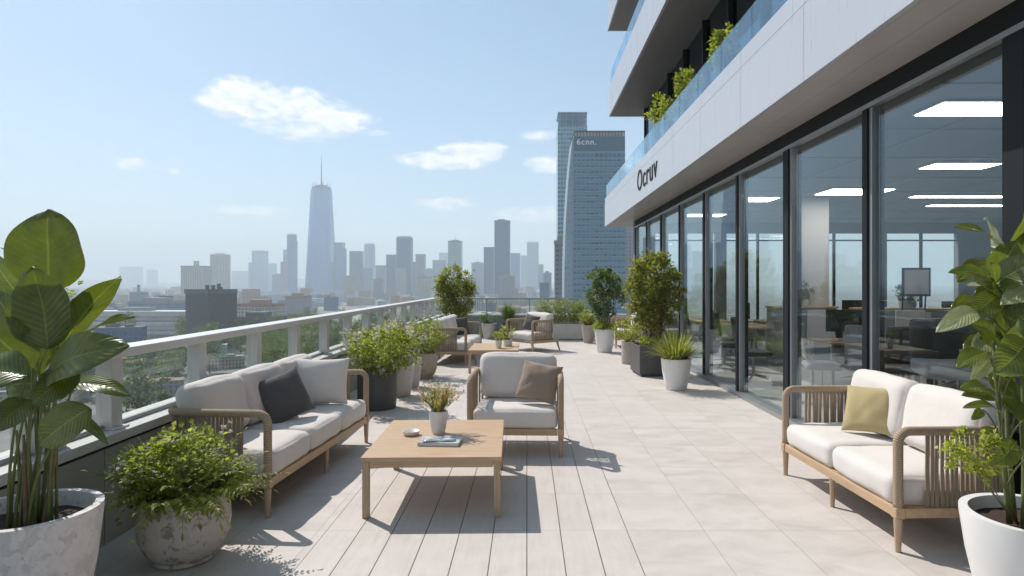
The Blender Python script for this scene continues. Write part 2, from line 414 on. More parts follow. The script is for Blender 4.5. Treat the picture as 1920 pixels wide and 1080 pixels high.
# ------------------------------------------------------------------ haze
GZ = -45.0
t = NT('haze_air'); pv = t.n('ShaderNodeVolumePrincipled'); pv.inputs['Color'].default_value = (.85,.935,.985,1)
pv.inputs['Density'].default_value = .00028; pv.inputs['Anisotropy'].default_value = 0.0
t.t.links.new(pv.outputs[0], t.out.inputs['Volume'])
hz = MB().box(-9500,-3000,GZ-1, 9500,12500,500).build('haze', t.mat); tag(hz, kind='stuff')

# ------------------------------------------------------------------ ground
def sheet(name, x0, y0, x1, y1, z, mat):
    b = MB(); b.add([(x0,y0,z),(x1,y0,z),(x1,y1,z),(x0,y1,z)], [(0,1,2,3)]); return tag(b.build(name, mat), kind='structure')
t = NT('city_ground'); o = t.obj(); x = t.xyz(o)
def stripe(c, per, wd): return t.m('LESS_THAN', t.m('FRACT', t.m('DIVIDE', c, per)), wd/per)
ca, sa = math.cos(.35), math.sin(.35)
gx = t.m('ADD', t.m('MULTIPLY', x[0], ca), t.m('MULTIPLY', x[1], sa)); gy = t.m('SUBTRACT', t.m('MULTIPLY', x[1], ca), t.m('MULTIPLY', x[0], sa))
road = t.m('MAXIMUM', stripe(gx, 120, 13), stripe(gy, 85, 11))
gn = t.noise(.03, 6, .65, o); gc = t.ramp(gn, [(.35,(.10,.12,.07)),(.5,(.20,.19,.17)),(.62,(.27,.25,.23)),(.72,(.12,.14,.10))])
gc = t.mix(road, gc, (.10,.10,.105))
gm = t.done(t.pbr(gc, .9))
sheet('ground', -9400, -2900, 9400, 12400, GZ, gm)
b = MB(); b.add([(-150,360,GZ+.05),(-40,340,GZ+.05),(40,420,GZ+.05),(20,600,GZ+.05),(-160,620,GZ+.05),(-210,480,GZ+.05)], [(0,1,2,3,4,5)])
tag(b.build('lawn', plain('park_grass', (.10,.13,.05), .95, 0, .4, .04)), kind='structure')

# hills on the horizon
b = MB(); vs = []; fs = []; nx = 90
for r_, (yy, hh) in enumerate(((6200,0),(6800,1),(7600,.5),(8200,0))):
    for i in range(nx+1):
        X = -8500 + i*(16000/nx); A = 95*(.75 + .6*noise.noise(Vector((X*.0007, 3, 0))) + .25*noise.noise(Vector((X*.003, 8, r_)))) * (1 if X < -300 else max(.25, 1-(X+300)/2500))
        vs.append((X, yy + 150*noise.noise(Vector((X*.001, r_, 5))), GZ + hh*max(20, A) ))
for r_ in range(3):
    for i in range(nx): fs.append((r_*(nx+1)+i, r_*(nx+1)+i+1, (r_+1)*(nx+1)+i+1, (r_+1)*(nx+1)+i))
b.add(vs, fs); tag(b.build('hills', plain('wooded_hills', (.06,.085,.05), .95, 0, .3, .01), smooth=True), kind='structure')

# ------------------------------------------------------------------ terrace
t = NT('terrace_paving'); o = t.obj(); x = t.xyz(o); X, Y = x[0], x[1]
inpl = t.m('MULTIPLY', t.m('GREATER_THAN', X, -1.3), t.m('LESS_THAN', X, .65))
PW = .2165
def lines(c, off, per, wd):
    f = t.m('FRACT', t.m('DIVIDE', t.m('SUBTRACT', c, off), per)); f = t.m('ABSOLUTE', t.m('SUBTRACT', f, .5))
    return t.rng(f, .5 - wd/per/2*1.6, .5 - wd/per/2*.7)
lp = lines(X, 0, PW, .0052); lw = lines(X, .65, .50, .006); ly = lines(Y, 4.15, .725, .006)
strong = t.rng(Y, 5.5, 8.0, 1, .25)
xl = t.m('ADD', t.m('MULTIPLY', t.m('MULTIPLY', lp, inpl), strong), t.m('MULTIPLY', t.m('MULTIPLY', lw, t.m('SUBTRACT', 1.0, inpl)), .24))
joint = t.m('MAXIMUM', xl, t.m('MULTIPLY', ly, .24), None, True)
cb = t.n('ShaderNodeCombineXYZ'); wn = t.n('ShaderNodeTexWhiteNoise'); wn.noise_dimensions = '2D'
px_ = t.m('FLOOR', t.m('DIVIDE', X, PW)); tx_ = t.m('FLOOR', t.m('DIVIDE', t.m('SUBTRACT', X, .65), .50))
cxx = t.m('ADD', t.m('MULTIPLY', px_, inpl), t.m('MULTIPLY', t.m('ADD', tx_, 50), t.m('SUBTRACT', 1.0, inpl)))
t.put(cb.inputs[0], cxx); t.put(cb.inputs[1], t.m('FLOOR', t.m('DIVIDE', t.m('SUBTRACT', Y, 4.15), .725))); t.t.links.new(cb.outputs[0], wn.inputs[0])
off = t.n('ShaderNodeVectorMath'); off.operation = 'MULTIPLY_ADD'; t.t.links.new(wn.outputs['Color'], off.inputs[0]); off.inputs[1].default_value = (9,9,9); t.t.links.new(o, off.inputs[2])
cloud = t.noise(2.2, 7, .68, t.vec(off.outputs[0], (1.0, 1.7, 1)), .5)
grain = t.noise(3.2, 6, .7, t.vec(off.outputs[0], (7, .7, 1)), .5)
tex = t.m('ADD', t.m('MULTIPLY', grain, t.m('MULTIPLY', inpl, .55)), t.m('MULTIPLY', cloud, t.m('SUBTRACT', 1.0, t.m('MULTIPLY', inpl, .55))))
c = t.ramp(tex, [(.3,(.48,.43,.39)),(.46,(.55,.50,.46)),(.6,(.60,.55,.51)),(.75,(.56,.505,.46))])
c = t.mix(t.rng(wn.outputs[0], 0, 1, 0, .17), c, (.50,.44,.39))
fine = t.noise(120, 3, .6, o); c = t.mix(t.rng(fine, .35, .7, 0, .15), c, (.40,.37,.34))
stain = t.rng(t.noise(.8, 6, .7, o, .6), .56, .72, 0, .3); c = t.mix(stain, c, (.42,.38,.34))
c = t.mix(joint, c, (.10,.092,.085))
h = t.m('ADD', t.m('MULTIPLY', joint, -1.0), t.m('MULTIPLY', tex, .25))
M['paving'] = t.done(t.pbr(c, t.rng(tex, .3, .7, .5, .72), 0, t.bump(h, .5, .006), .35))
YB = 19.15
tag(MB().box(-2.585,-4,-.3, 3.0,YB,0).build('terrace_floor', M['paving']), kind='structure')

# left parapet
pp = thing('parapet_wall', 'long low grey-green panelled parapet under the left glass railing', 'parapet', (-2.585,0,0))
b = MB(); y = -4.0
while y < YB-.1:
    y2 = min(y+1.32, YB); b.box(-.30,y+.004,-.3, -.0,y2-.004,.585); y = y2
b.build('wall_panel', M['panel'], pp, bevel=.003)
MB().box(-.29,-4,.586,-.012,YB,.604).build('recess', M['frame'], pp)
MB().box(-.33,-4,.605,.015,YB,.665).build('cap', M['cap'], pp, bevel=.004)
bal = thing('glass_balustrade', 'white metal handrail with posts and clear glass running along the left edge', 'balustrade', (-2.7,0,.665))
MB().box(-.10,-4,.46,.10,YB+.1,.52).build('handrail', M['metal'], bal, bevel=.006)
MB().box(-.035,-4,.0,.0,YB,.03).build('bottom_channel', M['metal_dark'], bal)
ys = [ -1.36+1.1*k for k in range(-2, 19)]
for y in ys:
    if y < YB-.3: MB().box(-.055,y-.055,.0,.05,y+.055,.457).build('post', M['metal'], bal, bevel=.004); MB().box(-.075,y-.075,.001,.085,y+.075,.012).build('base_plate', M['metal'], bal, bevel=.002)
for a, c_ in zip(ys[:-1], ys[1:]):
    if c_ < YB+.3: MB().box(-.024,a+.06,.032,-.012,min(c_-.06,YB),.455).build('glass_pane', M['rail_glass'], bal)
# back parapet and railing
bp = thing('parapet_wall', 'low grey parapet closing the far end of the terrace', 'parapet', (0,YB,0))
b = MB(); xx = -2.58
while xx < 2.9: b.box(xx+.004,0,-.3,min(xx+1.4,3.0)-.004,.3,.62); xx += 1.4
b.build('wall_panel', plain('back_parapet_panel', (.27,.29,.28), .6, 0, .08, 2), bp, bevel=.003)
MB().box(-2.58,-.02,.625,3.0,.32,.685).build('cap', M['cap'], bp, bevel=.004)
bb = thing('glass_balustrade', 'thin dark-topped glass railing across the far end of the terrace', 'balustrade', (0,YB+.14,.685))
MB().box(-2.56,-.03,.44,3.0,.03,.485).build('handrail', M['metal_dark'], bb, bevel=.004)
for k in range(6):
    MB().box(-2.5+k*1.29-.02,-.02,.0,-2.5+k*1.29+.02,.02,.438).build('post', M['metal_dark'], bb)
    if k < 4: MB().box(-2.5+k*1.29+.03,-.006,.01,-2.5+(k+1)*1.29-.03,.006,.435).build('glass_pane', M['rail_glass'], bb)

# ------------------------------------------------------------------ office building
ob = thing('office_building', 'white banded office building with full-height dark-framed glazing beside the terrace', 'building', (0,0,0))
GX, YE, YS = 3.02, 17.95, -3.0
MB().box(GX-.04,YS,-.02,GX+.18,YE,.055).build('threshold', M['frame_light'], ob, bevel=.004)
MB().box(GX+.03,YS,3.2,GX+.3,YE,3.37).build('header_beam', M['frame'], ob)
b = MB().box(GX,YS,3.16,GX+.06,YE,3.2); b.build('track', M['frame_light'], ob)
mul = [3.98+1.75*k for k in range(-4, 9)]
for i, y in enumerate(mul):
    wd = .18 if abs(y-4) < .1 else (.15 if abs(y-7.5) < .1 or i % 4 == 2 else .085)
    y = min(y, YE-.06)
    f = MB().box(GX,y-wd/2,.057,GX+.16,y+wd/2,3.158).build('mullion', M['frame'], ob, bevel=.004)
    MB().box(GX+.02,y-wd/2-.05,.057,GX+.09,y-wd/2-.001,3.158).build('edge_trim', M['frame_light'], f)
for a, c_ in zip(mul[:-1], mul[1:]):
    MB().box(GX+.05,a+.045,.06,GX+.062,min(c_,YE-.06)-.095,3.155).build('window_pane', M['win'], ob)
def band(z0, z1, xo, xi, yend, glz, soff, groove):
    b = MB(); y = -3.0+.62
    ed = [YS] + [3.93 + 1.665*k for k in range(-4, 20)]
    ed = [e for e in ed if e < yend-.4] + [yend]
    for a, c_ in zip(ed[:-1], ed[1:]):
        b.box(xo,a+.003,z0,xo+.05,c_-.003,groove); b.box(xo+.006,a+.003,groove+.01,xo+.05,c_-.003,z1)
    fa = b.build('fascia', M['white_panel'], ob, bevel=.002)
    MB().box(xo+.052,yend-.05,z0,xi+.3,yend,z1-.01).build('fascia_end', M['white_panel'], ob)
    MB().box(xo+.052,YS,z0+.03,xi+.6,yend-.052,z1-.02).build('floor_slab', M['frame'], ob)
    b = MB()
    for a, c_ in zip(ed[:-1], ed[1:]): b.box(xo+.052,a+.003,z0,(xo+xi)/2-.002,min(c_,yend-.052)-.003,z0+.028); b.box((xo+xi)/2+.002,a+.003,z0,xi+.28,min(c_,yend-.052)-.003,z0+.028)
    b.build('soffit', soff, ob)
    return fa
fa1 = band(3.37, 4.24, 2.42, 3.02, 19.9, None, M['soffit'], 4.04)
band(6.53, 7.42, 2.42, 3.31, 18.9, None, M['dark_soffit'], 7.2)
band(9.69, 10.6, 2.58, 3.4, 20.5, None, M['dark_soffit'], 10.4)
for z0, z1, xo, ye in ((4.24,4.64,2.455,19.8),(7.42,7.82,2.455,18.8)):
    y = YS
    while y < ye-.2:
        y2 = min(y+1.11, ye); MB().box(xo,y+.006,z0,xo+.014,y2-.006,z1).build('balcony_glass', M['balc_glass'], ob); y = y2
    MB().box(xo+.03,ye-.012,z0,3.3,ye,z1).build('balcony_glass', M['balc_glass'], ob)
for z0, z1, ye in ((4.2,6.53,18.0),(7.4,9.69,17.6)):
    MB().box(3.36,YS,z0,3.372,ye,z1).build('window_wall', M['dark_glass'], ob)
    y = YS
    while y < ye-.1: MB().box(3.29,y-.04,z0,3.4,y+.04,z1).build('mullion', M['frame'], ob); y += 1.5
    MB().box(3.30,ye+.001,z0,3.36,ye+.05,z1).build('mullion', M['frame'], ob)
    MB().box(3.5,ye,z0,14,ye+.02,z1).build('window_wall', M['dark_glass'], ob)
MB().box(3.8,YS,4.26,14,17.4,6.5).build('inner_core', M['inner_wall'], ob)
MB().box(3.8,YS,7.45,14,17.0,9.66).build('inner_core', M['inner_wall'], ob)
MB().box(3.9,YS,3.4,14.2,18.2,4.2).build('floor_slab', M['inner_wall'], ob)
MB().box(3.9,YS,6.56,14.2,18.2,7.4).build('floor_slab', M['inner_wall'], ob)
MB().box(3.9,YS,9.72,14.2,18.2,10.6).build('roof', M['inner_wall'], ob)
MB().box(-2.85,YS-1,GZ,14.2,19.4,-.32).build('lower_storeys', facade('lower_storeys', (.4,.4,.4), (.05,.07,.09), 1.5, 3.4, .8, .65), ob)
# interior shell
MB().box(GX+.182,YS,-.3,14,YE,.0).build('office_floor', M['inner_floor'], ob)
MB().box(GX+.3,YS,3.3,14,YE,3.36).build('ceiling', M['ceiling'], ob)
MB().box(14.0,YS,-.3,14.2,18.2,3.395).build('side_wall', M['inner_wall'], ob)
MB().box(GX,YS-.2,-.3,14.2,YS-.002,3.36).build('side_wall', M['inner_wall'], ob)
b = MB(); ops = [(3.6,5.3),(5.6,7.4),(7.7,9.6),(10.1,12.1)]; px = GX
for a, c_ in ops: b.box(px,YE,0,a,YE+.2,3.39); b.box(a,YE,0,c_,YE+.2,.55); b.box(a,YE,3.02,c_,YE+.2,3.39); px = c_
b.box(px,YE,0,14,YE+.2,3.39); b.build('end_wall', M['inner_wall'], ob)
for a, c_ in ops:
    b = MB(); m_ = (a+c_)/2; b.box(m_-.03,YE+.05,.552,m_+.03,YE+.12,3.018); b.box(a+.001,YE+.05,2.8,c_-.001,YE+.11,2.84)
    f = b.build('window_frame', M['frame'], ob); MB().box(a+.001,YE+.13,.552,c_-.001,YE+.14,3.018).build('pane', M['rail_glass'], f)
MB().box(5.35,12.6,.001,5.95,13.2,3.298).build('column', M['grey_ceramic'], ob, bevel=.01)
b = MB()
for k in range(12): b.box(GX+.3, -1+k*1.6, 3.285, 14, -.985+k*1.6, 3.299)
for k in range(7): b.box(4.5+k*1.6, YS, 3.286, 4.515+k*1.6, YE, 3.298)
b.build('ceiling_joints', M['frame_light'], ob)
def lettering(txt, mat, parent, w_, h_, loc, rot, ext=.012, bold=.0):
    cu = bpy.data.curves.new('lettering', 'FONT'); cu.body = txt; cu.extrude = ext; cu.offset = bold; cu.space_character = 1.12
    o = bpy.data.objects.new('lettering', cu); C.objects.link(o); bpy.context.view_layer.update()
    dg = bpy.context.evaluated_depsgraph_get(); me = bpy.data.meshes.new_from_object(o.evaluated_get(dg)); bpy.data.objects.remove(o)
    xs = [v.co.x for v in me.vertices]; yy = [v.co.y for v in me.vertices]; zs = [v.co.z for v in me.vertices]
    for v in me.vertices:
        v.co.x = (v.co.x-min(xs))/(max(xs)-min(xs))*w_; v.co.y = (v.co.y-min(yy))/(max(yy)-min(yy))*h_
        v.co.z = (v.co.z-min(zs))/(max(zs)-min(zs))*ext
    me.materials.clear(); me.materials.append(mat)
    o = bpy.data.objects.new('lettering', me); C.objects.link(o); o.parent = parent
    o.matrix_local = Matrix.Translation(loc) @ rot.to_4x4(); return o
lettering('Ocruv', M['frame'], fa1, 2.1, .44, Vector((2.419,13.98,3.60)), Matrix(((0,0,-1),(-1,0,0),(0,1,0))))

# ceiling lights: flat lit panels in the office ceiling
def lamp(x0,y0,x1,y1, lb):
    r = thing('ceiling_light', lb, 'light', ((x0+x1)/2,(y0+y1)/2,3.284), 0, 'lit ceiling panels inside the office')
    hx, hy = (x1-x0)/2, (y1-y0)/2
    MB().box(-hx-.02,-hy-.02,-.012,hx+.02,hy+.02,.0).build('frame', M['whiteplastic'], r)
    MB().box(-hx,-hy,-.02,hx,hy,-.0125).build('diffuser', M['lamp'], r)
lamp(3.85,5.9,4.75,6.35,'broad lit panel nearest the glass, high in the widest window')
lamp(5.7,8.9,6.6,9.3,'second lit panel below the broadest one in the widest window')
lamp(5.4,11.3,6.5,12.0,'lit panel seen across the slim mullion left of the widest window')
lamp(4.3,12.4,4.9,13.0,'small lit panel seen through the third window from the right')
lamp(7.4,12.2,10.6,12.4,'long thin lit strip deep in the office')
lamp(8.6,13.6,10.4,13.8,'short thin lit strip beyond the long one')
lamp(3.9,15.4,4.8,15.9,'farthest lit panel at the end of the office')

# ------------------------------------------------------------------ rope-armed seats
def arc_path(W_, D_, arm, zb, rf, rb):
    hx, hy = W_/2-.03, D_/2-.03; pts = []
    def arc(c, r, a0, a1, pl, n=9):
        for i in range(n+1):
            a = a0 + (a1-a0)*i/n
            pts.append(Vector(c) + r*(pl[0]*math.cos(a) + pl[1]*math.sin(a)))
    X_, Y_, Z_ = Vector((1,0,0)), Vector((0,1,0)), Vector((0,0,1)); q = math.pi/2
    z = zb
    while z < arm-rf: pts.append(Vector((-hx,-hy,z))); z += .04
    arc((-hx,-hy+rf,arm-rf), rf, 0, q, (-Y_, Z_))
    arc((-hx+rb,hy-rb,arm), rb, 0, q, (-X_, Y_))
    arc((hx-rb,hy-rb,arm), rb, 0, q, (Y_, X_))
    arc((hx,-hy+rf,arm-rf), rf, 0, q, (Z_, -Y_))
    z = arm-rf
    while z > zb: z -= .04; pts.append(Vector((hx,-hy,max(z,zb))))
    out = [pts[0]]
    for a in pts[1:]:
        L = (a-out[-1]).length
        if L < 1e-4: continue
        k = max(1, int(L/.05)); s = out[-1]
        for i in range(1, k+1): out.append(s.lerp(a, i/k))
    return out
def seat(name, label, cat, W_, D_, nseat, loc, rz, arm=.71, rb=.14, start=.15, group=None, seed=1, gap=.030, splay=0):
    rnd = random.Random(seed); r = thing(name, label, cat, loc, rz, group)
    zb, zt = .205, .265; hx, hy = W_/2-.03, D_/2-.03
    b = MB()
    b.box(-hx+.032,-hy-.022,zb,hx-.032,-hy+.022,zt); b.box(-hx+.032,hy-.022,zb,hx-.032,hy+.022,zt)
    b.box(-hx-.022,-hy+.032,zb,-hx+.022,hy-.032,zt); b.box(hx-.022,-hy+.032,zb,hx+.022,hy-.032,zt)
    for cx in (-hx,hx):
        for cy_ in (-hy,hy): b.box(cx-.0295,cy_-.0295,zb-.002,cx+.0295,cy_+.0295,zt+.003)
    b.build('seat_frame', M['wood'], r, bevel=.006)
    b = MB(); k = int(W_/.09)
    for i in range(1, k): xx = -hx+.03+(W_-.12)*i/k; b.box(xx-.025,-hy+.024,zt-.03,xx+.025,hy-.024,zt-.012)
    b.build('slats', M['woody'], r)
    legs = [(-hx,-hy),(hx,-hy),(-hx,hy),(hx,hy)] + ([(0,-hy),(0,hy)] if W_ > 1.3 else [])
    for lx, ly_ in legs:
        s = splay if ly_ > 0 else 0
        MB().tube([(lx+(s*.5 if lx>0 else -s*.5),ly_+s,0),(lx,ly_,zb-.003)], [.017,.026] if lx else [.015,.021], 10).build('leg', M['woodz'], r, smooth=False, bevel=.002)
    path = arc_path(W_, D_, arm, zt+.002, .07, rb)
    MB().tube(path, .028, 12).build('arm_rail', M['rope'], r, smooth=True)
    # straps hang from the rail to the frame, following the rail round the back
    b = MB(); L = 0; nxt = 0; last = None
    for a, c_ in zip(path[:-1], path[1:]):
        if a.z < arm-.004 or c_.z < arm-.004: continue
        dd = c_-a; L2 = L + dd.length
        while nxt < L2:
            p = a + dd*((nxt-L)/dd.length)
            if p.y > -hy+start:
                tdir = dd.normalized(); nrm = Vector((-tdir.y, tdir.x, 0)); jx = rnd.uniform(-.006,.006); jt = rnd.uniform(-.005,.005)
                lo = Vector((max(-hx,min(hx,p.x)), max(-hy,min(hy,p.y)), zt-.01))
                if abs(p.x) > hx-rb and p.y > hy-rb:   # pull the foot of corner straps onto the frame corner
                    lo = p.copy(); lo.z = zt-.01
                wv = rnd.uniform(.009,.0125); vs = []; al = []
                for s_ in range(6):
                    t_ = s_/5; q = p.lerp(lo, t_); q = q + tdir*(jx*t_ + jt*math.sin(t_*3.1)); q.z = (arm-.01)*(1-t_) + (zt-.012)*t_
                    for (sx, sn) in ((-1,-1),(1,-1),(1,1),(-1,1)): vs.append(q + tdir*wv*sx + nrm*.004*sn); al.append(q.z)
                fs = [(i*4+k, i*4+(k+1)%4, i*4+4+(k+1)%4, i*4+4+k) for i in range(5) for k in range(4)]
                b.add(vs, fs, None, al)
            nxt += gap * (1 if p.y > -hy+start else 1)
        L = L2
    b.build('rope_weave', M['strap'], r)
    iw = (W_-.12)/nseat
    for i in range(nseat):
        cx = -W_/2+.06+iw*(i+.5)
        T = Matrix.Translation((cx,-.035,.352))
        MB().cushion(iw-.006, D_-.09, .185, .055, .018, 14, T, seed*7+i).build('seat_cushion', M['cush'], r, smooth=True)
        T = Matrix.Translation((cx, D_/2-.185, .675)) @ Matrix.Rotation(R(-13),4,'X') @ Matrix.Rotation(R(90),4,'X') @ Matrix.Rotation(R(rnd.uniform(-1.5,1.5)),4,'Z')
        MB().cushion(iw-.012, .44, .19, .075, .02, 14, T, seed*11+i+50, .009).build('back_cushion', M['cush'], r, smooth=True)
    return r
sofa = seat('outdoor_sofa', 'long ivory three-seat rope sofa with its back to the left railing', 'sofa', 2.14, .80, 3, (-2.065,5.44,0), R(85.8), .71, .13, .16, None, 2)
seat('outdoor_sofa', 'ivory two-seat rope sofa standing against the glass front at right', 'sofa', 1.60, .80, 2, (2.56,4.60,0), R(-88.2), .72, .13, .17, None, 4)
chair = seat('armchair', 'ivory rope armchair facing the viewer behind the near coffee table', 'armchair', .90, .80, 1, (-.095,6.27,0), R(-2), .72, .24, .10, None, 6, .05, .05)
dup(sofa, (-1.50,13.62,0), R(86), 'far ivory sofa with slatted rope side, beyond the potted plants along the railing').scale = (.98,1,1)
dup(chair, (.12,15.5,0), R(-50), 'far rope armchair turned sideways near the end of the terrace', (1.15,1.05,1))
dup(chair, (2.58,16.3,0), R(-90), 'ivory seat half hidden behind the white-potted tree near the glass front')

def pillow(mat, loc, rot, w_, h_, lb, seed, t_=.15):
    o = MB().pillow(w_, h_, t_, 18, None, seed).build('throw_pillow', mat, None, True); o.location = loc; o.rotation_euler = rot
    return tag(o, lb, 'pillow')
def facing(nrm, roll=0):             # euler whose local Z faces nrm, local Y kept as upright as possible
    z = Vector(nrm).normalized(); xx = Vector((0,0,1)).cross(z).normalized(); yy = z.cross(xx)
    m_ = Matrix((xx,yy,z)).transposed() @ Matrix.Rotation(R(roll),3,'Z'); return m_.to_euler()
pillow(M['charcoal'], (-2.05,5.42,.645), facing((.75,-.6,.42), 14), .44,.41, 'charcoal grey throw pillow leaning on the long sofa', 1)
pillow(M['cush'], (-1.97,6.08,.675), facing((.15,-.95,.25), -1), .54,.44, 'large ivory pillow propped against the far arm of the long sofa', 2, .2)
pillow(M['taupe'], (.115,6.13,.66), facing((-.25,-.9,.4), -9), .40,.38, 'taupe brown throw pillow in the near armchair', 3)
pillow(M['olive'], (2.60,4.86,.645), facing((-.75,-.55,.42), 4), .38,.37, 'mustard green throw pillow on the two-seat sofa', 4)
pillow(M['charcoal'], (.10,15.45,.66), facing((-.55,-.8,.35), -10), .42,.40, 'dark grey throw pillow in the far sideways armchair', 5)
pillow(M['charcoal'], (-1.52,14.35,.64), facing((.3,-.9,.35), 5), .45,.42, 'dark grey throw pillow at the far arm of the far sofa', 6)

# ------------------------------------------------------------------ coffee tables
def table(loc, rz, lb, sx=.96, sy=1.2):
    r = thing('coffee_table', lb, 'table', loc, rz, None)
    b = MB(); n = 5
    MB().box(-sx/2,-sy/2,.385,sx/2,sy/2,.418).build('tabletop', M['wood'], r, bevel=.004)
    b = MB(); b.box(-sx/2+.06,-sy/2+.008,.345,sx/2-.06,-sy/2+.03,.384); b.build('apron', M['wood'], r, bevel=.002); b = MB(); b.box(-sx/2+.06,sy/2-.03,.345,sx/2-.06,sy/2-.008,.384)
    b.build('apron', M['wood'], r, bevel=.002)
    b = MB(); b.box(-sx/2+.008,-sy/2+.06,.345,-sx/2+.03,sy/2-.06,.384); b.build('apron', M['woody'], r, bevel=.002); b = MB(); b.box(sx/2-.03,-sy/2+.06,.345,sx/2-.008,sy/2-.06,.384)
    b.build('apron', M['woody'], r, bevel=.002)
    for a in (-1,1):
        for c_ in (-1,1):
            cx, cy_ = a*(sx/2-.032), c_*(sy/2-.032); MB().box(cx-.023,cy_-.023,0,cx+.023,cy_+.023,.384).build('leg', M['woodz'], r, bevel=.004)
    return r
table((-.665,4.96,0), R(1.2), 'square oak coffee table in front of the near armchair')
table((-.60,12.05,0), 0, 'far oak coffee table beside the slatted sofa', .9, 1.35)

# ------------------------------------------------------------------ plants
def clumpy(rnd, c, rad, nc, per, ls, lw, mb, spread=.22, hollow=.45, up=.35, flat=1.0):
    cents = []
    for i in range(nc):
        while True:
            p = Vector([rnd.uniform(-1,1) for _ in range(3)])
            if hollow < p.length < 1: break
        q = Vector(c) + Vector((p.x*rad[0], p.y*rad[1], p.z*rad[2])); cents.append(q)
        sp = spread * rnd.uniform(.6,1.25) * (rad[0]+rad[1]+rad[2])/3
        for k in range(per):
            g = Vector([rnd.gauss(0,.5) for _ in range(3)]); g.z *= flat
            pos = q + g*sp
            dr = (g*.8 + p*.7 + Vector((rnd.gauss(0,.5),rnd.gauss(0,.5),rnd.gauss(up,.5))))
            s = rnd.uniform(.6,1.25)
            mb.leaf(pos, dr, ls*s, lw*s, Vector((rnd.gauss(0,.4),rnd.gauss(0,.4),1)))
    return cents
def pot_mesh(kind, r, h):
    b = MB(); w_ = .03*max(r/.25,.5)
    if kind == 'taper': pr = [(r*.66,0),(r*.70,.012),(r*.80,h*.25),(r*.92,h*.6),(r,h-.02),(r,h),(r-w_,h),(r-w_-.01,h*.8),(0.001,h*.8)]
    elif kind == 'cyl': pr = [(r*.93,0),(r*.95,.01),(r,h*.3),(r,h-.01),(r-.004,h),(r-w_,h),(r-w_,h*.85),(.001,h*.85)]
    elif kind == 'bowl': pr = [(r*.60,0),(r*.66,.012),(r*.64,.03),(r*.80,h*.18),(r*.95,h*.38),(r,h*.58),(r*.98,h*.8),(r*.93,h*.96),(r*.91,h),(r*.85,h),(r*.83,h*.86),(.001,h*.86)]
    else: pr = [(r*.62,0),(r*.74,.012),(r*.86,h*.2),(r*.96,h*.5),(r,h*.85),(r,h-.012),(r-.008,h),(r-w_,h),(r-w_-.008,h*.86),(.001,h*.86)]
    return b.lathe(pr, 48)
def potted(lb, loc, pot, pmat, r, h, rz=0, sq=False, cat='potted plant'):
    root = thing('potted_plant', lb, cat, loc, rz, None)
    if sq:
        b = MB(); a = r; b.box(-a,-a,.04,a,-a+.03,h); b.box(-a,a-.03,.04,a,a,h); b.box(-a,-a+.03,.04,-a+.03,a-.03,h); b.box(a-.03,-a+.03,.04,a,a-.03,h)
        b.box(-a+.03,-a+.03,.04,a-.03,a-.03,.06); b.box(-a+.03,-a+.03,0,a-.03,a-.03,.04)
        b.build('pot', pmat, root, bevel=.006)
        MB().box(-a+.031,-a+.031,h-.09,a-.031,a-.031,h-.05).build('soil', M['soil'], root)
    else:
        o = pot_mesh(pot, r, h).build('pot', pmat, root, True); e = o.modifiers.new('edge','EDGE_SPLIT'); e.split_angle = R(50)
        rs = r*.80 if pot == 'bowl' else r-.03*max(r/.25,.5)-.004
        n = 18; b = MB(); vs = []; fs = []
        for j in range(5):
            for k in range(24):
                an = k*math.pi/12; rr = rs*(1-j/4)+.001; vs.append((rr*math.cos(an), rr*math.sin(an), h*.88+.012*noise.noise(Vector((rr*30*math.cos(an), rr*30*math.sin(an), r)))))
        for j in range(4):
            for k in range(24): fs.append((j*24+k, j*24+(k+1)%24, j*24+24+(k+1)%24, j*24+24+k))
        b.add(vs, fs); b.build('soil', M['soil'], root, True)
    return root
def bush(root, z0, z1, rx, n, ls, lw, leafm, seed, stems=6, stemm='brown_stem', spread=.2, per=40, cyl=False, hollow=.4, up=.35, base=None, soilz=None):
    rnd = random.Random(seed); c = (0,0,(z0+z1)/2); mb = MB()
    cents = clumpy(rnd, c, (rx,rx,(z1-z0)/2), n, per, ls, lw, mb, spread, hollow, up)
    mb.build('foliage', leafm, root)
    sb = MB(); sz = soilz if soilz is not None else z0
    for q in rnd.sample(cents, min(stems, len(cents))):
        p0 = Vector((rnd.uniform(-.05,.05), rnd.uniform(-.05,.05), sz)); m_ = p0.lerp(q, .5) + Vector((rnd.uniform(-.04,.04), rnd.uniform(-.04,.04), .03))
        sb.tube([p0, m_, q], [.011,.008,.003], 6)
    sb.build('stems', M[stemm], root, True)
    return cents
def blades(root, z, n, L, w_, mat, seed, out=.5, sag=.5, r0=.05):
    rnd = random.Random(seed); b = MB()
    for i in range(n):
        a = rnd.uniform(0, 6.283); o = out * rnd.uniform(.1,1)**.7
        d_ = Vector((math.cos(a)*o, math.sin(a)*o, 1)); p = Vector((math.cos(a)*r0*rnd.random(), math.sin(a)*r0*rnd.random(), z))
        b.blade(p, d_, L*rnd.uniform(.6,1.1), w_*rnd.uniform(.6,1.1), sag*o*rnd.uniform(.6,1.3))
    return b.build('foliage', mat, root)
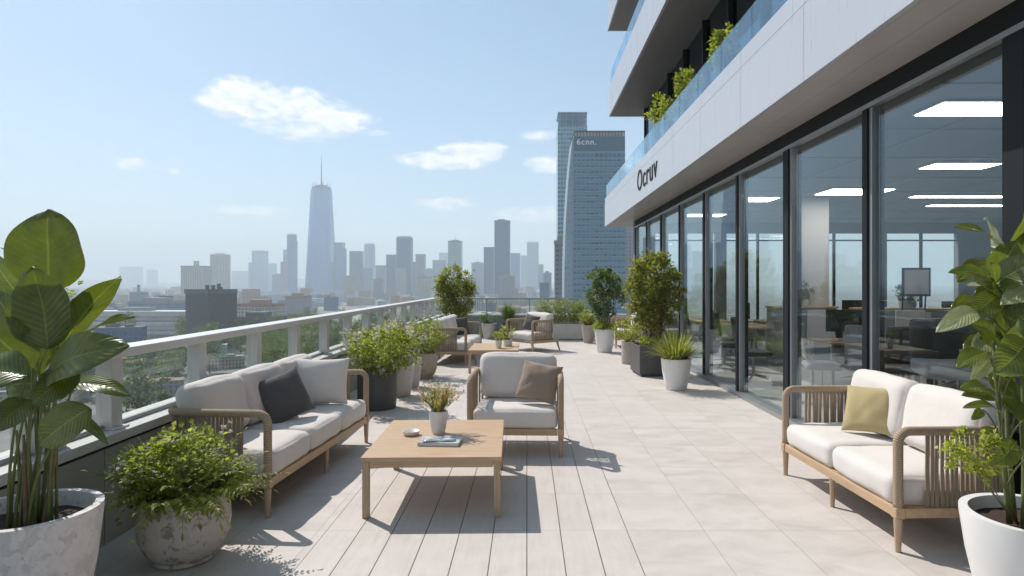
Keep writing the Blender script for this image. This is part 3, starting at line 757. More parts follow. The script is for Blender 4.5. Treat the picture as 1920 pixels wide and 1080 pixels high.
def fronds(mb, rnd, p, d_, L, sag, ll, lw, n=14, st=None):
    d_ = d_.normalized(); side = d_.cross(Vector((0,0,1)))
    side = side.normalized() if side.length > .01 else Vector((1,0,0)); pts = []
    for i in range(n+1):
        t_ = i/n; q = p + d_*L*t_ + Vector((0,0,-sag*L*t_*t_)); pts.append(q)
    for i in range(2, n+1):
        t_ = i/n; q = pts[i]; tg = (pts[i]-pts[i-1]).normalized(); s = math.sin(math.pi*min(1,t_*.85+.12))**.7
        for sg in (-1,1):
            dr = side*sg*.9 + tg*.65 + Vector((0,0,rnd.uniform(-.25,.15)))
            mb.leaf(q, dr, ll*s*rnd.uniform(.8,1.15), lw*s, Vector((0,0,1)) + side*rnd.uniform(-.3,.3), .15, .25)
    mb.leaf(pts[-1], pts[-1]-pts[-2], ll*.7, lw*.7)
    if st is not None: st.tube(pts[::2], [.0022*(1-.6*i/len(pts[::2])) for i in range(len(pts[::2]))], 4)
def flowers(root, cents, n, size, mat, seed, spread, lift=.03, name='flowers'):
    rnd = random.Random(seed); b = MB(); cen = sum((Vector(c) for c in cents), Vector())/len(cents); hd = []
    for i in range(n//5):
        q = cen + (Vector(rnd.choice(cents))-cen)*1.25; q.z += lift; hd.append(q)
    for i in range(n):
        q = rnd.choice(hd) + Vector([rnd.gauss(0,spread) for _ in range(3)])
        for k in range(5):
            b.leaf(q, Vector([rnd.gauss(0,1) for _ in range(3)])+Vector((0,-.2,.5)), size, size*.42, Vector([rnd.gauss(0,1) for _ in range(3)]))
    return b.build(name, mat, root)

# --- ferny bush in the speckled stone bowl, front left
r = potted('bushy ferny plant in a speckled round stone pot in front of the long sofa', (-1.99,3.72,0), 'bowl', M['stone_pot'], .25, .385)
rnd = random.Random(12); mb = MB(); st = MB()
for i in range(150):
    a = rnd.uniform(0,6.283); o = rnd.uniform(.15,1.5)
    fronds(mb, rnd, Vector((math.cos(a)*.13*rnd.random(), math.sin(a)*.13*rnd.random(), .33)), Vector((math.cos(a)*o, math.sin(a)*o, 1)), rnd.uniform(.32,.56), rnd.uniform(.15,.7), rnd.uniform(.05,.08), .013, 14, st)
mb.build('fronds', LF['fern'], r); st.build('stems', M['stem'], r)
mb = MB(); cs = clumpy(rnd, (0,0,.52), (.35,.31,.21), 60, 38, .036, .015, mb, .22, .5, .3)
mb.build('foliage', LF['fern'], r); flowers(r, cs, 130, .014, LF['white'], 3, .022)

# --- row of pots along the parapet
r = potted('leafy bush with white blossoms in a charcoal cylinder pot behind the long sofa', (-1.93,8.25,0), 'cyl', M['dark_pot'], .25, .50)
cs = bush(r, .46, 1.05, .46, 64, .045, .017, LF['lime'], 21, 10, 'stem', .24, 44, up=.5)
mb = MB(); cs2 = clumpy(random.Random(5), (0,0,.72), (.44,.42,.26), 30, 40, .042, .014, mb, .25, .3, .3); mb.build('foliage', LF['fern'], r)
flowers(r, cs, 330, .030, LF['white'], 4, .028, .05)
r = potted('pale grey tapered pot with a small green shrub next to the charcoal cylinder', (-1.80,9.15,0), 'taper', M['grey_ceramic'], .19, .44)
cs = bush(r, .42, .85, .34, 26, .04, .014, LF['fern'], 22, 8, 'stem', .24, 36); flowers(r, cs, 130, .026, LF['white'], 6, .028)
r = potted('light concrete pot squeezed between the tapered pot and the rough beige one', (-1.80,9.95,0), 'taper', M['grey_ceramic'], .17, .46)
cs = bush(r, .44, .95, .32, 26, .045, .015, LF['bush'], 23, 8, 'stem', .24, 36)
r = potted('rough beige stone pot with dense green shrub, last before the far sofa', (-1.74,10.85,0), 'bowl', M['beige_stone'], .22, .43)
cs = bush(r, .40, .98, .40, 34, .04, .013, LF['fern'], 24, 8, 'stem', .24, 40)
r = potted('dark palm-like plant with long pointed fronds rising behind the small shrubs', (-2.08,11.2,0), 'cyl', M['dark_pot'], .19, .42)
rnd = random.Random(8); mb = MB(); st = MB()
for i in range(30):
    a = rnd.uniform(0,6.283); o = rnd.uniform(.15,1.0)
    fronds(mb, rnd, Vector((0,0,.4)), Vector((math.cos(a)*o, math.sin(a)*o, 1)), rnd.uniform(.6,.95), rnd.uniform(.2,.5), .17, .014, 18, st)
mb.build('fronds', LF['dark'], r); st.build('stems', M['stem'], r)
r = potted('tall leafy bush standing in the far left corner behind the far sofa', (-1.78,16.1,0), 'cyl', M['dark_pot'], .26, .48)
bush(r, .62, 2.06, .50, 150, .058, .021, LF['bush'], 31, 14, 'brown_stem', .17, 46, soilz=.42, hollow=.2)
mb = MB(); clumpy(random.Random(3), (-.18,0,1.55), (.34,.4,.42), 30, 34, .05, .017, mb, .2, .3, .4); mb.build('foliage', LF['lime'], r)

# --- back row
r = potted('spiky dark green shrub near the far railing, left of the sideways armchair', (-.52,18.4,0), 'cyl', M['dark_pot'], .27, .46)
rnd = random.Random(18); mb = MB()
for i in range(420):
    a = rnd.uniform(0,6.283); o = rnd.uniform(.05,1.1); p = Vector((math.cos(a)*.12*rnd.random(), math.sin(a)*.12*rnd.random(), rnd.uniform(.42,.75)))
    mb.leaf(p, Vector((math.cos(a)*o, math.sin(a)*o, 1)), rnd.uniform(.2,.42), .012, None, .2, .15)
mb.build('foliage', LF['dark'], r)
r = potted('low dark plant in a white pot against the far parapet', (-1.10,18.6,0), 'taper', M['grey_ceramic'], .22, .45)
bush(r, .42, .68, .26, 16, .05, .016, LF['dark'], 41, 5, 'stem', .3, 34)
# long planter with a hedge
r = thing('hedge_planter', 'clipped hedge in a long light grey planter against the far railing', 'planter', (.95,18.45,0))
b = MB(); b.box(-.75,-.27,.03,.75,-.24,.46).box(-.75,.24,.03,.75,.27,.46).box(-.75,-.24,.03,-.72,.24,.46).box(.72,-.24,.03,.75,.24,.46).box(-.70,-.22,0,.70,.22,.05)
b.build('planter_box', M['grey_ceramic'], r, bevel=.006)
MB().box(-.718,-.238,.3,.718,.238,.4).build('soil', M['soil'], r)
rnd = random.Random(77); mb = MB()
for i in range(130):
    q = Vector((rnd.uniform(-.66,.66), rnd.uniform(-.22,.22), rnd.uniform(.5,1.06)))
    for k in range(34):
        g = Vector([rnd.gauss(0,.065) for _ in range(3)]); mb.leaf(q+g, g*8+Vector((rnd.gauss(0,.4),rnd.gauss(0,.4),rnd.gauss(.6,.4))), .05*rnd.uniform(.6,1.2), .017)
mb.build('hedge', leafmat('hedge_leaf', [(.13,.16,.03),(.24,.26,.05),(.36,.34,.09)], .42), r)
sb = MB()
for i in range(12): x_ = -.6+i*.11; sb.tube([(x_,0,.38),(x_+.03,.03,.62)], [.008,.005], 5)
sb.build('stems', M['brown_stem'], r)

# --- right row by the glass front
r = potted('yellow-green grassy plant in a white tapered pot, nearest pot by the glass front', (2.26,9.7,0), 'taper', M['white_ceramic'], .225, .47)
blades(r, .41, 420, .62, .011, LF['grass'], 5, 1.25, .38, .12)
r = potted('big round-crowned tree in a charcoal square planter', (2.26,11.35,0), None, M['dark_pot'], .35, .53, R(4), True)
bush(r, .76, 2.12, .50, 210, .055, .020, LF['bush'], 51, 0, 'brown_stem', .15, 52, hollow=.1)
rnd = random.Random(4); sb = MB()
for i in range(9):
    a = rnd.uniform(0,6.28); sb.tube([(.05*math.cos(a),.05*math.sin(a),.45), (.12*math.cos(a)+.02,.12*math.sin(a),.9), (.33*math.cos(a),.33*math.sin(a),1.6)], [.014,.011,.004], 6)
sb.build('trunk', M['brown_stem'], r, True)
mb = MB(); clumpy(rnd, (-.1,-.1,.58), (.22,.2,.07), 12, 26, .05, .017, mb, .4, .2, .5); mb.build('foliage', LF['lime'], r)
r = potted('small yellowish shrub in a narrow taupe pot left of the square planter', (2.06,12.8,0), 'cyl', M['taupe_pot'], .17, .45)
bush(r, .46, .93, .36, 26, .055, .017, LF['lime'], 53, 7, 'stem', .24, 30, soilz=.4)
r = potted('slender dark green tree over lime ground plants in a white rounded pot', (1.82,15.0,0), 'taper', M['white_ceramic'], .24, .54)
bush(r, .80, 2.0, .46, 105, .062, .024, LF['dark'], 54, 9, 'brown_stem', .17, 36, soilz=.45, hollow=.25)
mb = MB(); clumpy(random.Random(9), (0,0,.60), (.25,.25,.10), 24, 30, .05, .017, mb, .35, .2, .6); mb.build('foliage', LF['lime'], r)
r = potted('grassy tuft in a slim taupe pot, farthest of the pots by the glass front', (1.66,17.3,0), 'taper', M['taupe_pot'], .18, .49)
blades(r, .43, 160, .5, .014, LF['grass'], 15, .8, .35, .08)
mb = MB(); clumpy(random.Random(19), (0,0,.66), (.24,.22,.2), 16, 30, .05, .016, mb, .3, .2, .6); mb.build('foliage', LF['lime'], r)

# --- on the coffee tables
TZ = .4185
r = potted('small white pot of coral tipped sprigs on the near coffee table', (-.70,5.06,TZ), 'taper', M['white_ceramic'], .075, .178)
rnd = random.Random(33); mb = MB(); fl = MB()
for i in range(95):
    a = rnd.uniform(0,6.283); o = rnd.uniform(.02,1.05); d_ = Vector((math.cos(a)*o, math.sin(a)*o, 1)).normalized(); L = rnd.uniform(.15,.275)
    p = Vector((math.cos(a)*.035*rnd.random(), math.sin(a)*.035*rnd.random(), .15)); mb.blade(p, d_, L, .0035, .15*o)
    for k in range(3): mb.leaf(p+d_*L*rnd.uniform(.25,.8), d_+Vector((rnd.gauss(0,.5),rnd.gauss(0,.5),.3)), .04, .006)
    if rnd.random() < .85:
        for k in range(15): fl.leaf(p+d_*L*rnd.uniform(.72,1.08)-Vector((0,0,.15*o*L)), Vector((rnd.gauss(0,.7),rnd.gauss(0,.7),.6)), rnd.uniform(.012,.022), .006)
mb.build('foliage', LF['grass'], r); fl.build('flowers', LF['coral'], r)
MBd = MB().lathe([(.035,0),(.058,.004),(.066,.03),(.068,.034),(.064,.034),(.056,.012),(.001,.008)], 40)
o = MBd.build('dish', M['white_ceramic'], None, True); o.location = (-.905,5.0,TZ); tag(o, 'shallow white dish on the near coffee table', 'dish')
r = thing('book', 'thick closed book lying on the near coffee table under a magazine', 'book', (-.64,4.74,TZ), R(-4))
b = MB().box(-.15,-.095,0,.15,.095,.003); b.box(-.15,-.095,.0225,.15,.095,.0255); b.box(-.15,-.095,.0031,-.147,.095,.0224)
b.build('cover', M['cover'], r); MB().box(-.1465,-.091,.0032,.146,.091,.0222).build('pages', M['paper'], r)
r = thing('magazine', 'thin glossy magazine laid askew on top of the book', 'magazine', (-.65,4.745,TZ+.0262), R(9))
b = MB(); n = 10; vs = []; fs = []
for i in range(n+1):
    for j in (0,1): x_ = -.12+.24*i/n; vs.append((x_, -.075+.15*j, .004+.006*abs(math.sin(math.pi*i/n*2))))
for i in range(n): fs.append((2*i,2*i+2,2*i+3,2*i+1))
b.add(vs, fs); o = b.build('pages', plain('glossy_print', (.45,.48,.52), .25, 0, .6, 12), r, True); s = o.modifiers.new('thick','SOLIDIFY'); s.thickness = .004
r = potted('small white pot with a sprig on the far coffee table', (-.52,11.75,TZ), 'taper', M['white_ceramic'], .062, .14)
bush(r, .13, .30, .11, 9, .035, .012, LF['lime'], 61, 3, 'stem', .3, 16)
r = potted('wider white pot of trailing green leaves on the far coffee table, right of the sprig', (-.36,12.15,TZ), 'cyl', M['white_ceramic'], .08, .12)
bush(r, .12, .37, .15, 14, .045, .014, LF['lime'], 62, 3, 'stem', .3, 18)

# --- broad leaves
def big_leaf(base, tip, wid, nrm, bend=.12, fold=.18, wavy=.03, n=16, m_=8, seed=0):
    base, tip, nrm = Vector(base), Vector(tip), Vector(nrm)
    ax = tip-base; L = ax.length; ax.normalize(); nrm = (nrm - ax*nrm.dot(ax)).normalized(); s = ax.cross(nrm)
    vs = []; uvs = []
    for i in range(n+1):
        t_ = i/n; wv = wid*.5*max(.02, (math.sin(math.pi*min(1,max(0,t_**.82)))**.62))
        if t_ > .96: wv *= (1-t_)/.04*.7+.12
        cen = base + ax*L*t_ + nrm*(math.sin(math.pi*t_)*bend*L)
        for j in range(-m_, m_+1):
            q = j/m_; wz = abs(q)**1.3*fold*wv*1.6 - q*q*wid*.06 + math.sin(t_*11+seed*2.1+(1.7 if q > 0 else 0))*wavy*wid*q*q + noise.noise(Vector((t_*3,q*2,seed)))*.03*wid
            vs.append(cen + s*wv*q + nrm*wz); uvs.append((q, t_))
    k = 2*m_+1
    fs = [(i*k+j, i*k+j+1, (i+1)*k+j+1, (i+1)*k+j) for i in range(n) for j in range(k-1)]
    return vs, fs, uvs
def leaf_obj(root, mat, *a, **k):
    vs, fs, uvs = big_leaf(*a, **k); o0 = root.location
    me = bpy.data.meshes.new('leaf'); me.from_pydata([v-o0 for v in vs], [], fs); ul = me.uv_layers.new(name='UVMap')
    for l in me.loops: ul.data[l.index].uv = uvs[l.vertex_index]
    me.polygons.foreach_set('use_smooth', [True]*len(me.polygons)); me.materials.append(mat)
    o = bpy.data.objects.new('leaf', me); C.objects.link(o); o.parent = root; return o
def stem_obj(root, pts, r0, r1, mat='stem'):
    o0 = root.location; P0 = [Vector(p)-o0 for p in pts]; out = []
    for i in range(9):                                    # quadratic through three points
        t_ = i/8; a, c_, e = P0[0], P0[1], P0[2]; out.append(a*(1-t_)**2 + (c_*2-(a+e)*.5)*2*t_*(1-t_) + e*t_*t_)
    MB().tube(out, [r0+(r1-r0)*i/8 for i in range(9)], 8).build('stem', M[mat], root, True)

rl = potted('tall broad-leaved plant in a large white textured pot at the front left corner', (-2.22,2.84,0), 'taper', M['textured_pot'], .29, .60)
LL = [ # base u,v,depth  tip u,v,depth  width  normal  material
 ((96,545,2.95),(90,392,2.92),.345,(.12,-1,.1),'fiddle',.04),
 ((88,655,2.72),(58,500,2.70),.29,(-.1,-1,.25),'fiddle',-.06),
 ((112,655,2.85),(226,517,2.75),.17,(-.62,.35,.70),'fiddle',.05),
 ((120,668,2.75),(251,592,2.65),.16,(-.25,-.30,.9),'glossy',.08),
 ((84,705,2.6),(241,648,2.5),.20,(.05,-.85,.55),'fiddle',.10),
 ((168,765,2.55),(72,835,2.5),.17,(0,-.95,.35),'glossy',.06),
 ((118,722,2.9),(245,742,2.85),.11,(0,-.5,.85),'glossy',.10),
 ((150,700,2.62),(60,758,2.55),.15,(0,-.9,.45),'fiddle',.10),
 ((112,775,2.7),(203,833,2.6),.06,(.2,-.4,.9),'glossy',.12),
 ((62,690,2.75),(-45,590,2.7),.22,(-.1,-.9,.4),'fiddle',.05),
 ((50,705,2.5),(-70,700,2.5),.20,(0,-.6,.8),'glossy',.08),
 ((62,750,2.6),(-8,808,2.5),.15,(0,-.85,.5),'fiddle',.1),
 ((55,640,3.0),(-12,545,3.0),.16,(.2,-1,.1),'glossy',.05),
 ((75,700,3.05),(20,630,3.1),.22,(.3,-1,.2),'fiddle',.05),
 ((100,690,3.1),(150,620,3.15),.20,(-.2,-1,.3),'fiddle',.05),
 ((70,720,3.0),(10,725,2.95),.2,(.1,-.8,.6),'glossy',.1),
 ((95,740,2.95),(150,700,3.0),.17,(-.1,-.9,.4),'fiddle',.05),
 ((30,700,3.1),(-60,640,3.2),.22,(.1,-.9,.3),'glossy',.05),
 ((40,560,3.1),(-20,475,3.1),.12,(.3,-1,0),'glossy',.05),
]
rnd = random.Random(2); c0 = Vector((-2.19,2.84,.53))
for i, (a, e, wd, nn, mt, bd) in enumerate(LL):
    pa, pe = P(*a), P(*e); leaf_obj(rl, LF[mt], pa, pe, wd, nn, bend=bd, seed=i)
    s = c0 + Vector((rnd.uniform(-.07,.07), rnd.uniform(-.06,.06), 0)); mid = s.lerp(pa, .5) + Vector(((s.x-pa.x)*.22, (s.y-pa.y)*.2, .03))
    stem_obj(rl, (s, mid, pa), .0072, .0035)
for k in range(4):
    a = k*1.57; s = c0 + Vector((math.cos(a)*.045, math.sin(a)*.04, 0)); e = s + Vector((math.cos(a)*.05+.02, math.sin(a)*.04, .42))
    stem_obj(rl, (s, s.lerp(e,.5), e), .011, .005, 'stem' if k % 3 else 'brown_stem')
# slim plant peeking in at the far left edge
r = potted('small-leaved pale plant peeking in at the left picture edge behind the broad leaves', (-2.74,3.6,.668), 'cyl', M['grey_ceramic'], .13, .22)
bush(r, .40, 1.15, .17, 40, .045, .016, LF['fern'], 71, 5, 'stem', .3, 12, soilz=.2); 

rr = potted('leafy plant with oval leaves, some whitened with painted sun gloss, in a smooth white pot at the front right corner', (2.42,3.02,0), 'taper', M['white_ceramic'], .32, .51)
RL = [  # pale entries: leaves with sun gloss painted into their colour
 ((1866,458,2.95),(1790,425,2.85),.085,(-.1,-.6,.8),'glossy',.1), ((1862,460,2.9),(1850,410,2.8),.13,(.3,-.7,.7),'pale',.05),
 ((1893,455,3.0),(1924,398,2.95),.09,(.6,-.8,.2),'glossy',.05), ((1868,520,2.85),(1908,452,2.8),.165,(.1,-1,.2),'glossy',-.03),
 ((1864,534,2.8),(1779,510,2.7),.085,(-.1,-.75,.65),'glossy',.12), ((1866,533,2.8),(1950,487,2.7),.13,(-.1,-.8,.6),'glossy',.08),
 ((1852,538,3.0),(1813,535,2.95),.045,(0,-.4,.9),'pale',.05), ((1945,540,2.85),(1878,570,2.75),.10,(0,-.7,.7),'pale',.08),
 ((1832,562,3.05),(1784,580,3.0),.085,(0,-.8,.5),'glossy',.1), ((1872,552,2.85),(1818,598,2.8),.10,(-.2,-.85,.4),'glossy',.08),
 ((1832,583,2.8),(1756,622,2.7),.085,(-.1,-.8,.6),'pale',.1), ((1870,580,3.0),(1900,640,2.95),.11,(.1,-1,.2),'glossy',.05),
 ((1885,610,2.9),(1940,580,2.85),.12,(0,-1,.3),'glossy',.05), ((1885,670,2.8),(1935,600,2.75),.12,(.1,-1,.2),'glossy',0),
 ((1925,640,2.7),(1868,700,2.65),.16,(0,-.95,.3),'glossy',.08), ((1852,660,2.95),(1792,690,2.9),.09,(-.1,-.6,.8),'glossy',.1),
 ((1855,672,3.0),(1822,712,2.95),.07,(0,-.8,.5),'pale',.08), ((1864,745,2.85),(1801,728,2.75),.085,(-.05,-.6,.8),'glossy',.12),
 ((1878,775,2.85),(1805,765,2.75),.055,(0,-.45,.9),'glossy',.12), ((1842,768,2.85),(1822,787,2.8),.04,(0,-.8,.5),'glossy',.08),
 ((1906,828,2.8),(1866,872,2.75),.10,(0,-1,.2),'glossy',.05), ((1900,700,2.9),(1960,660,2.9),.12,(0,-.9,.4),'glossy',.08),
 ((1905,520,3.1),(1960,560,3.1),.14,(.1,-1,.2),'glossy',.05), ((1890,500,3.15),(1860,470,3.2),.12,(.1,-1,.2),'glossy',.05),
 ((1900,640,3.1),(1870,600,3.15),.13,(.1,-1,.2),'glossy',.05), ((1910,760,3.0),(1965,720,3.0),.12,(0,-.8,.6),'glossy',.08),
 ((1900,560,3.1),(1840,540,3.2),.11,(.1,-1,.3),'glossy',.05), ((1910,600,2.7),(1960,640,2.65),.13,(0,-.9,.4),'glossy',.08),
 ((1900,730,3.1),(1850,700,3.15),.12,(.1,-1,.3),'glossy',.05), ((1920,480,3.0),(1975,440,3.0),.12,(.1,-1,.3),'glossy',.05),
 ((1880,830,3.05),(1840,800,3.1),.07,(.1,-1,.3),'glossy',.05), ((1930,860,2.8),(1980,820,2.8),.12,(0,-.9,.4),'glossy',.08),
]
rx_ = random.Random(91)
for k in range(22):
    u_ = rx_.uniform(1850,1975); v_ = rx_.uniform(430,790); Yl = rx_.uniform(2.75,3.2); a_ = rx_.uniform(-2.6,.2) if u_ < 1910 else rx_.uniform(-1.4,.9); L_ = rx_.uniform(45,80)
    RL.append(((u_,v_,Yl),(u_+math.sin(a_)*L_,v_-math.cos(a_)*L_*.8,Yl-rx_.uniform(-.08,.15)),rx_.uniform(.07,.12),(rx_.uniform(-.3,.2),-.75,rx_.uniform(.2,.8)),rx_.choice(['glossy','glossy','fiddle','pale']),rx_.uniform(.03,.12)))
rs = random.Random(6); ms = [Vector((2.33,3.0,.46)), Vector((2.42,2.98,.46)), Vector((2.30,3.05,.46)), Vector((2.36,3.1,.46))]
tops = [P(1903,470,2.98), P(1925,440,3.05), P(1862,640,2.95), P(1885,560,3.05)]
for k in range(4): stem_obj(rr, (ms[k], ms[k].lerp(tops[k],.5)+Vector((rs.uniform(-.03,.03),0,0)), tops[k]), .014, .006, 'stem' if k != 1 else 'brown_stem')
for i, (a, e, wd, nn, mt, bd) in enumerate(RL):
    pa, pe = P(*a), P(*e); leaf_obj(rr, LF[mt], pa, pe, wd*1.08, nn, bend=bd, seed=i+40)
    k = min(range(4), key=lambda q: abs(tops[q].x-pa.x)+.3*abs(tops[q].y-pa.y)+(9 if tops[q].z < pa.z-.05 else 0)); f_ = max(.1, min(.98, (pa.z-.20-ms[k].z)/(tops[k].z-ms[k].z)))
    s = ms[k].lerp(tops[k], f_); stem_obj(rr, (s, s.lerp(pa,.5)+Vector((0,0,.03)), pa), .0045, .003)
mb = MB(); pc = P(1832,850,2.9) - rr.location
cs = clumpy(random.Random(66), pc, (.13,.11,.10), 30, 20, .026, .011, mb, .26, .35, .4); mb.build('foliage', LF['lime'], rr)
sb = MB(); q0 = Vector((-.10,0,.46))
for q in cs[:7]: sb.tube([q0, q0.lerp(q,.5)+Vector((.02,0,-.03)), q], [.004,.003,.002], 5)
sb.build('stems', M['stem'], rr, True)

# --- shrubs on the balcony above
def balcony(lb, u, v, X_, rx, rz_, n, seed, m='fern', drop=.1):
    Yv = X_*F/(u-U0); c_ = P(u, v, Yv); r = thing('balcony_shrub', lb, 'shrub', (X_+.12, c_.y, 4.245))
    MB().box(-.08,-.35,.0,.30,.35,.16).build('planter_box', M['dark_pot'], r, bevel=.01)
    rn = random.Random(seed); mb = MB(); cz = c_.z-4.245
    cs = clumpy(rn, (0,0,cz), (rx*.8,rx,rz_), n, 30, .055, .017, mb, .22, .3, .3); mb.build('foliage', LF[m], r)
    sb = MB()
    for q in rn.sample(cs, 6): sb.tube([(.05,0,.1), (.05,q.y*.4,cz*.5), q], [.012,.009,.004], 5)
    sb.build('stems', M['brown_stem'], r, True)
balcony('largest bushy shrub leaning over the balcony glass, highest of the three', 1340, 92, 2.55, .22, .27, 46, 81)
balcony('middle shrub on the balcony, a rounded green tuft above the glass', 1276, 158, 2.55, .30, .20, 34, 82)
balcony('lowest shrub on the balcony, trailing over the glass at the far end', 1232, 208, 2.50, .38, .26, 34, 83, 'lime')

# ------------------------------------------------------------------ inside the office
def desk(loc, rz, lb):
    r = thing('desk', lb, 'desk', loc, rz, 'desks inside the office')
    MB().box(-.8,-.4,.715,.8,.4,.745).build('desktop', M['wood'], r, bevel=.003)
    b = MB().box(-.78,.35,.35,.78,.37,.714); b.build('modesty_panel', M['seatgrey'], r)
    for a in (-1,1):
        for c_ in (-1,1): MB().box(a*.75-.02,c_*.33-.02,0,a*.75+.02,c_*.33+.02,.714).build('leg', M['steel'], r)
    return r
def monitor(loc, rz, lb, mat='black'):
    r = thing('monitor', lb, 'monitor', loc, rz, 'monitors on the office desks')
    MB().box(-.27,-.012,.12,.27,.012,.46).build('screen', M[mat], r, bevel=.004)
    MB().box(-.03,.0125,.0,.03,.03,.25).box(-.11,-.08,-.0,.11,.08,.012).build('stand', M['steel'], r); return r
def ochair(loc, rz, lb, mat='black'):
    r = thing('office_chair', lb, 'chair', loc, rz, 'office chairs behind the glass')
    MB().cushion(.48,.46,.08,.035,.01,8,Matrix.Translation((0,0,.46))).build('seat', M[mat], r, True)
    MB().cushion(.46,.50,.06,.028,.01,8,Matrix.Translation((0,.24,.80)) @ Matrix.Rotation(R(80),4,'X')).build('backrest', M[mat], r, True)
    for k in range(5):
        a = k*1.2566; MB().tube([(0,0,.10),(.27*math.cos(a),.27*math.sin(a),.05)], [.018,.013], 6).build('leg', M['steel'], r)
    MB().tube([(0,0,.08),(0,0,.42)], .022, 8).build('post', M['steel'], r); return r
d0 = desk((5.2,9.65,0), R(0), 'oak desk with papers behind the slim mullion beside the widest window')
dl = ['desk nearest the far end wall, close to the glass','long oak desk behind the second pane from the sofa','desk deep in the office under the thin lit strip','desk in the middle of the office with a white screen','desk at the back beside the pale column','desk far inside beneath the bright end windows']
for (x_, y_, a), lb in zip([(4.3,15.3,90),(4.6,13.3,90),(8.6,9.4,0),(6.4,9.6,90),(6.2,14.9,0),(9.6,14.4,0)], dl): dup(d0, (x_,y_,0), R(a), lb)
m0 = monitor((5.75,9.6,.746), R(15), 'slanted pale screen on the oak desk beside the widest window', 'whiteplastic')
ml = ['pale screen on the desk in the middle of the office','black screen on the desk close to the far end wall','black screen behind the second pane from the sofa','dark screen on the deep desk under the lit strip','dark screen beside the pale column','dark screen beneath the bright end windows']
mk = monitor((4.3,15.5,.746), R(80), ml[1])
for (x_,y_,a,s), lb in zip([(6.4,9.4,70,0),(4.6,13.5,90,1),(8.4,9.4,10,1),(6.2,14.9,10,1),(9.6,14.4,0,1)], [ml[0]]+ml[2:]): dup(mk if s else m0, (x_,y_,.746), R(a), lb)
c0_ = ochair((5.4,10.45,0), R(10), 'black office chair at the oak desk beside the widest window')
g0 = ochair((4.12,8.95,0), R(75), 'grey-backed office chair, left one of the pair behind the slim mullion', 'seatgrey')
dup(g0, (4.62,8.75,0), R(150), 'grey-backed office chair, right one of the pair behind the slim mullion')
for (x_,y_,a), lb in zip([(5.9,8.75,200),(3.9,14.6,80),(4.0,12.9,100),(7.6,9.0,20),(7.1,10.3,-60),(5.7,14.0,0),(9.4,13.6,10)],
    ['black chair on the far side of the oak desk','black chair by the end wall desk close to the glass','black chair behind the second pane from the sofa','black chair deep in the office at left of the deep desk','black chair turned away in the middle of the office','black chair near the pale column','black chair beneath the bright end windows']): dup(c0_, (x_,y_,0), R(a), lb)
for (x_,y_,a), lb in zip([(7.4,13.6,0),(9.2,12.6,0),(7.9,15.6,0)], ['desk behind the framed white panel','desk beneath the third end window from the glass','desk in the farthest row beneath the end windows']): dup(d0, (x_,y_,0), R(a), lb)
for (x_,y_,a), lb in zip([(7.2,13.5,10),(9.0,12.5,-8),(7.9,15.5,0),(4.85,9.75,-20)], ['black screen behind the framed white panel','black screen beneath the third end window from the glass','black screen in the farthest row','low black screen at the left end of the oak desk']): dup(mk, (x_,y_,.746), R(a), lb)
for (x_,y_,a), lb in zip([(6.8,10.0,120),(6.3,12.4,170),(8.3,12.2,160),(7.0,8.2,-40),(9.9,11.2,30)], ['black chair between the oak desk and the round plant','black chair below the framed white panel','black chair just left of the third end window desk','black chair right of the oak desk, turned to the glass','black chair near the side wall']): dup(c0_, (x_,y_,0), R(a), lb)
for (x_,y_,a), lb in zip([(4.95,8.55,170),(3.75,10.6,95),(3.7,12.0,80),(6.2,7.9,150)], ['black chair tucked under the near edge of the oak desk','black chair close to the glass beyond the grey-backed pair','black chair close to the glass, second beyond the grey-backed pair','black chair behind the black-backed lounge sofa']): dup(c0_, (x_,y_,0), R(a), lb)
r = thing('lounge_sofa', 'black-backed lounge sofa with a grey seat just inside the widest window', 'sofa', (5.15,7.05,0), R(-20), None)
MB().cushion(1.5,.75,.16,.05,.01,10,Matrix.Translation((0,0,.64))).build('seat', M['seatgrey'], r, True)
MB().cushion(1.5,.12,.66,.05,.005,10,Matrix.Translation((0,.36,.86))).build('backrest', M['black'], r, True)
for a in (-1,1):
    for c_ in (-1,1): MB().box(a*.68-.025,c_*.30-.025,0,a*.68+.025,c_*.30+.025,.56).build('leg', M['black'], r)
def crate(loc, rz, lb, w_=.26, d_=.18, h_=.14):
    r = thing('box', lb, 'box', loc, rz); b = MB(); b.box(-w_/2,-d_/2,0,w_/2,d_/2,.006); b.box(-w_/2,-d_/2,.0061,w_/2,-d_/2+.006,h_); b.box(-w_/2,d_/2-.006,.0061,w_/2,d_/2,h_)
    b.box(-w_/2,-d_/2+.0061,.0061,-w_/2+.006,d_/2-.0061,h_); b.box(w_/2-.006,-d_/2+.0061,.0061,w_/2,d_/2-.0061,h_); b.build('carton', M['cardboard'], r)
    MB().box(-w_/2+.007,-d_/2+.007,h_-.05,w_/2-.007,d_/2-.007,h_-.04).build('contents', M['black'], r)
crate((4.88,6.95,.738), R(-12), 'open tan carton on the grey seat inside the widest window')
crate((5.25,9.5,.747), R(20), 'small tan carton on the oak desk behind the slim mullion', .2,.14,.12)
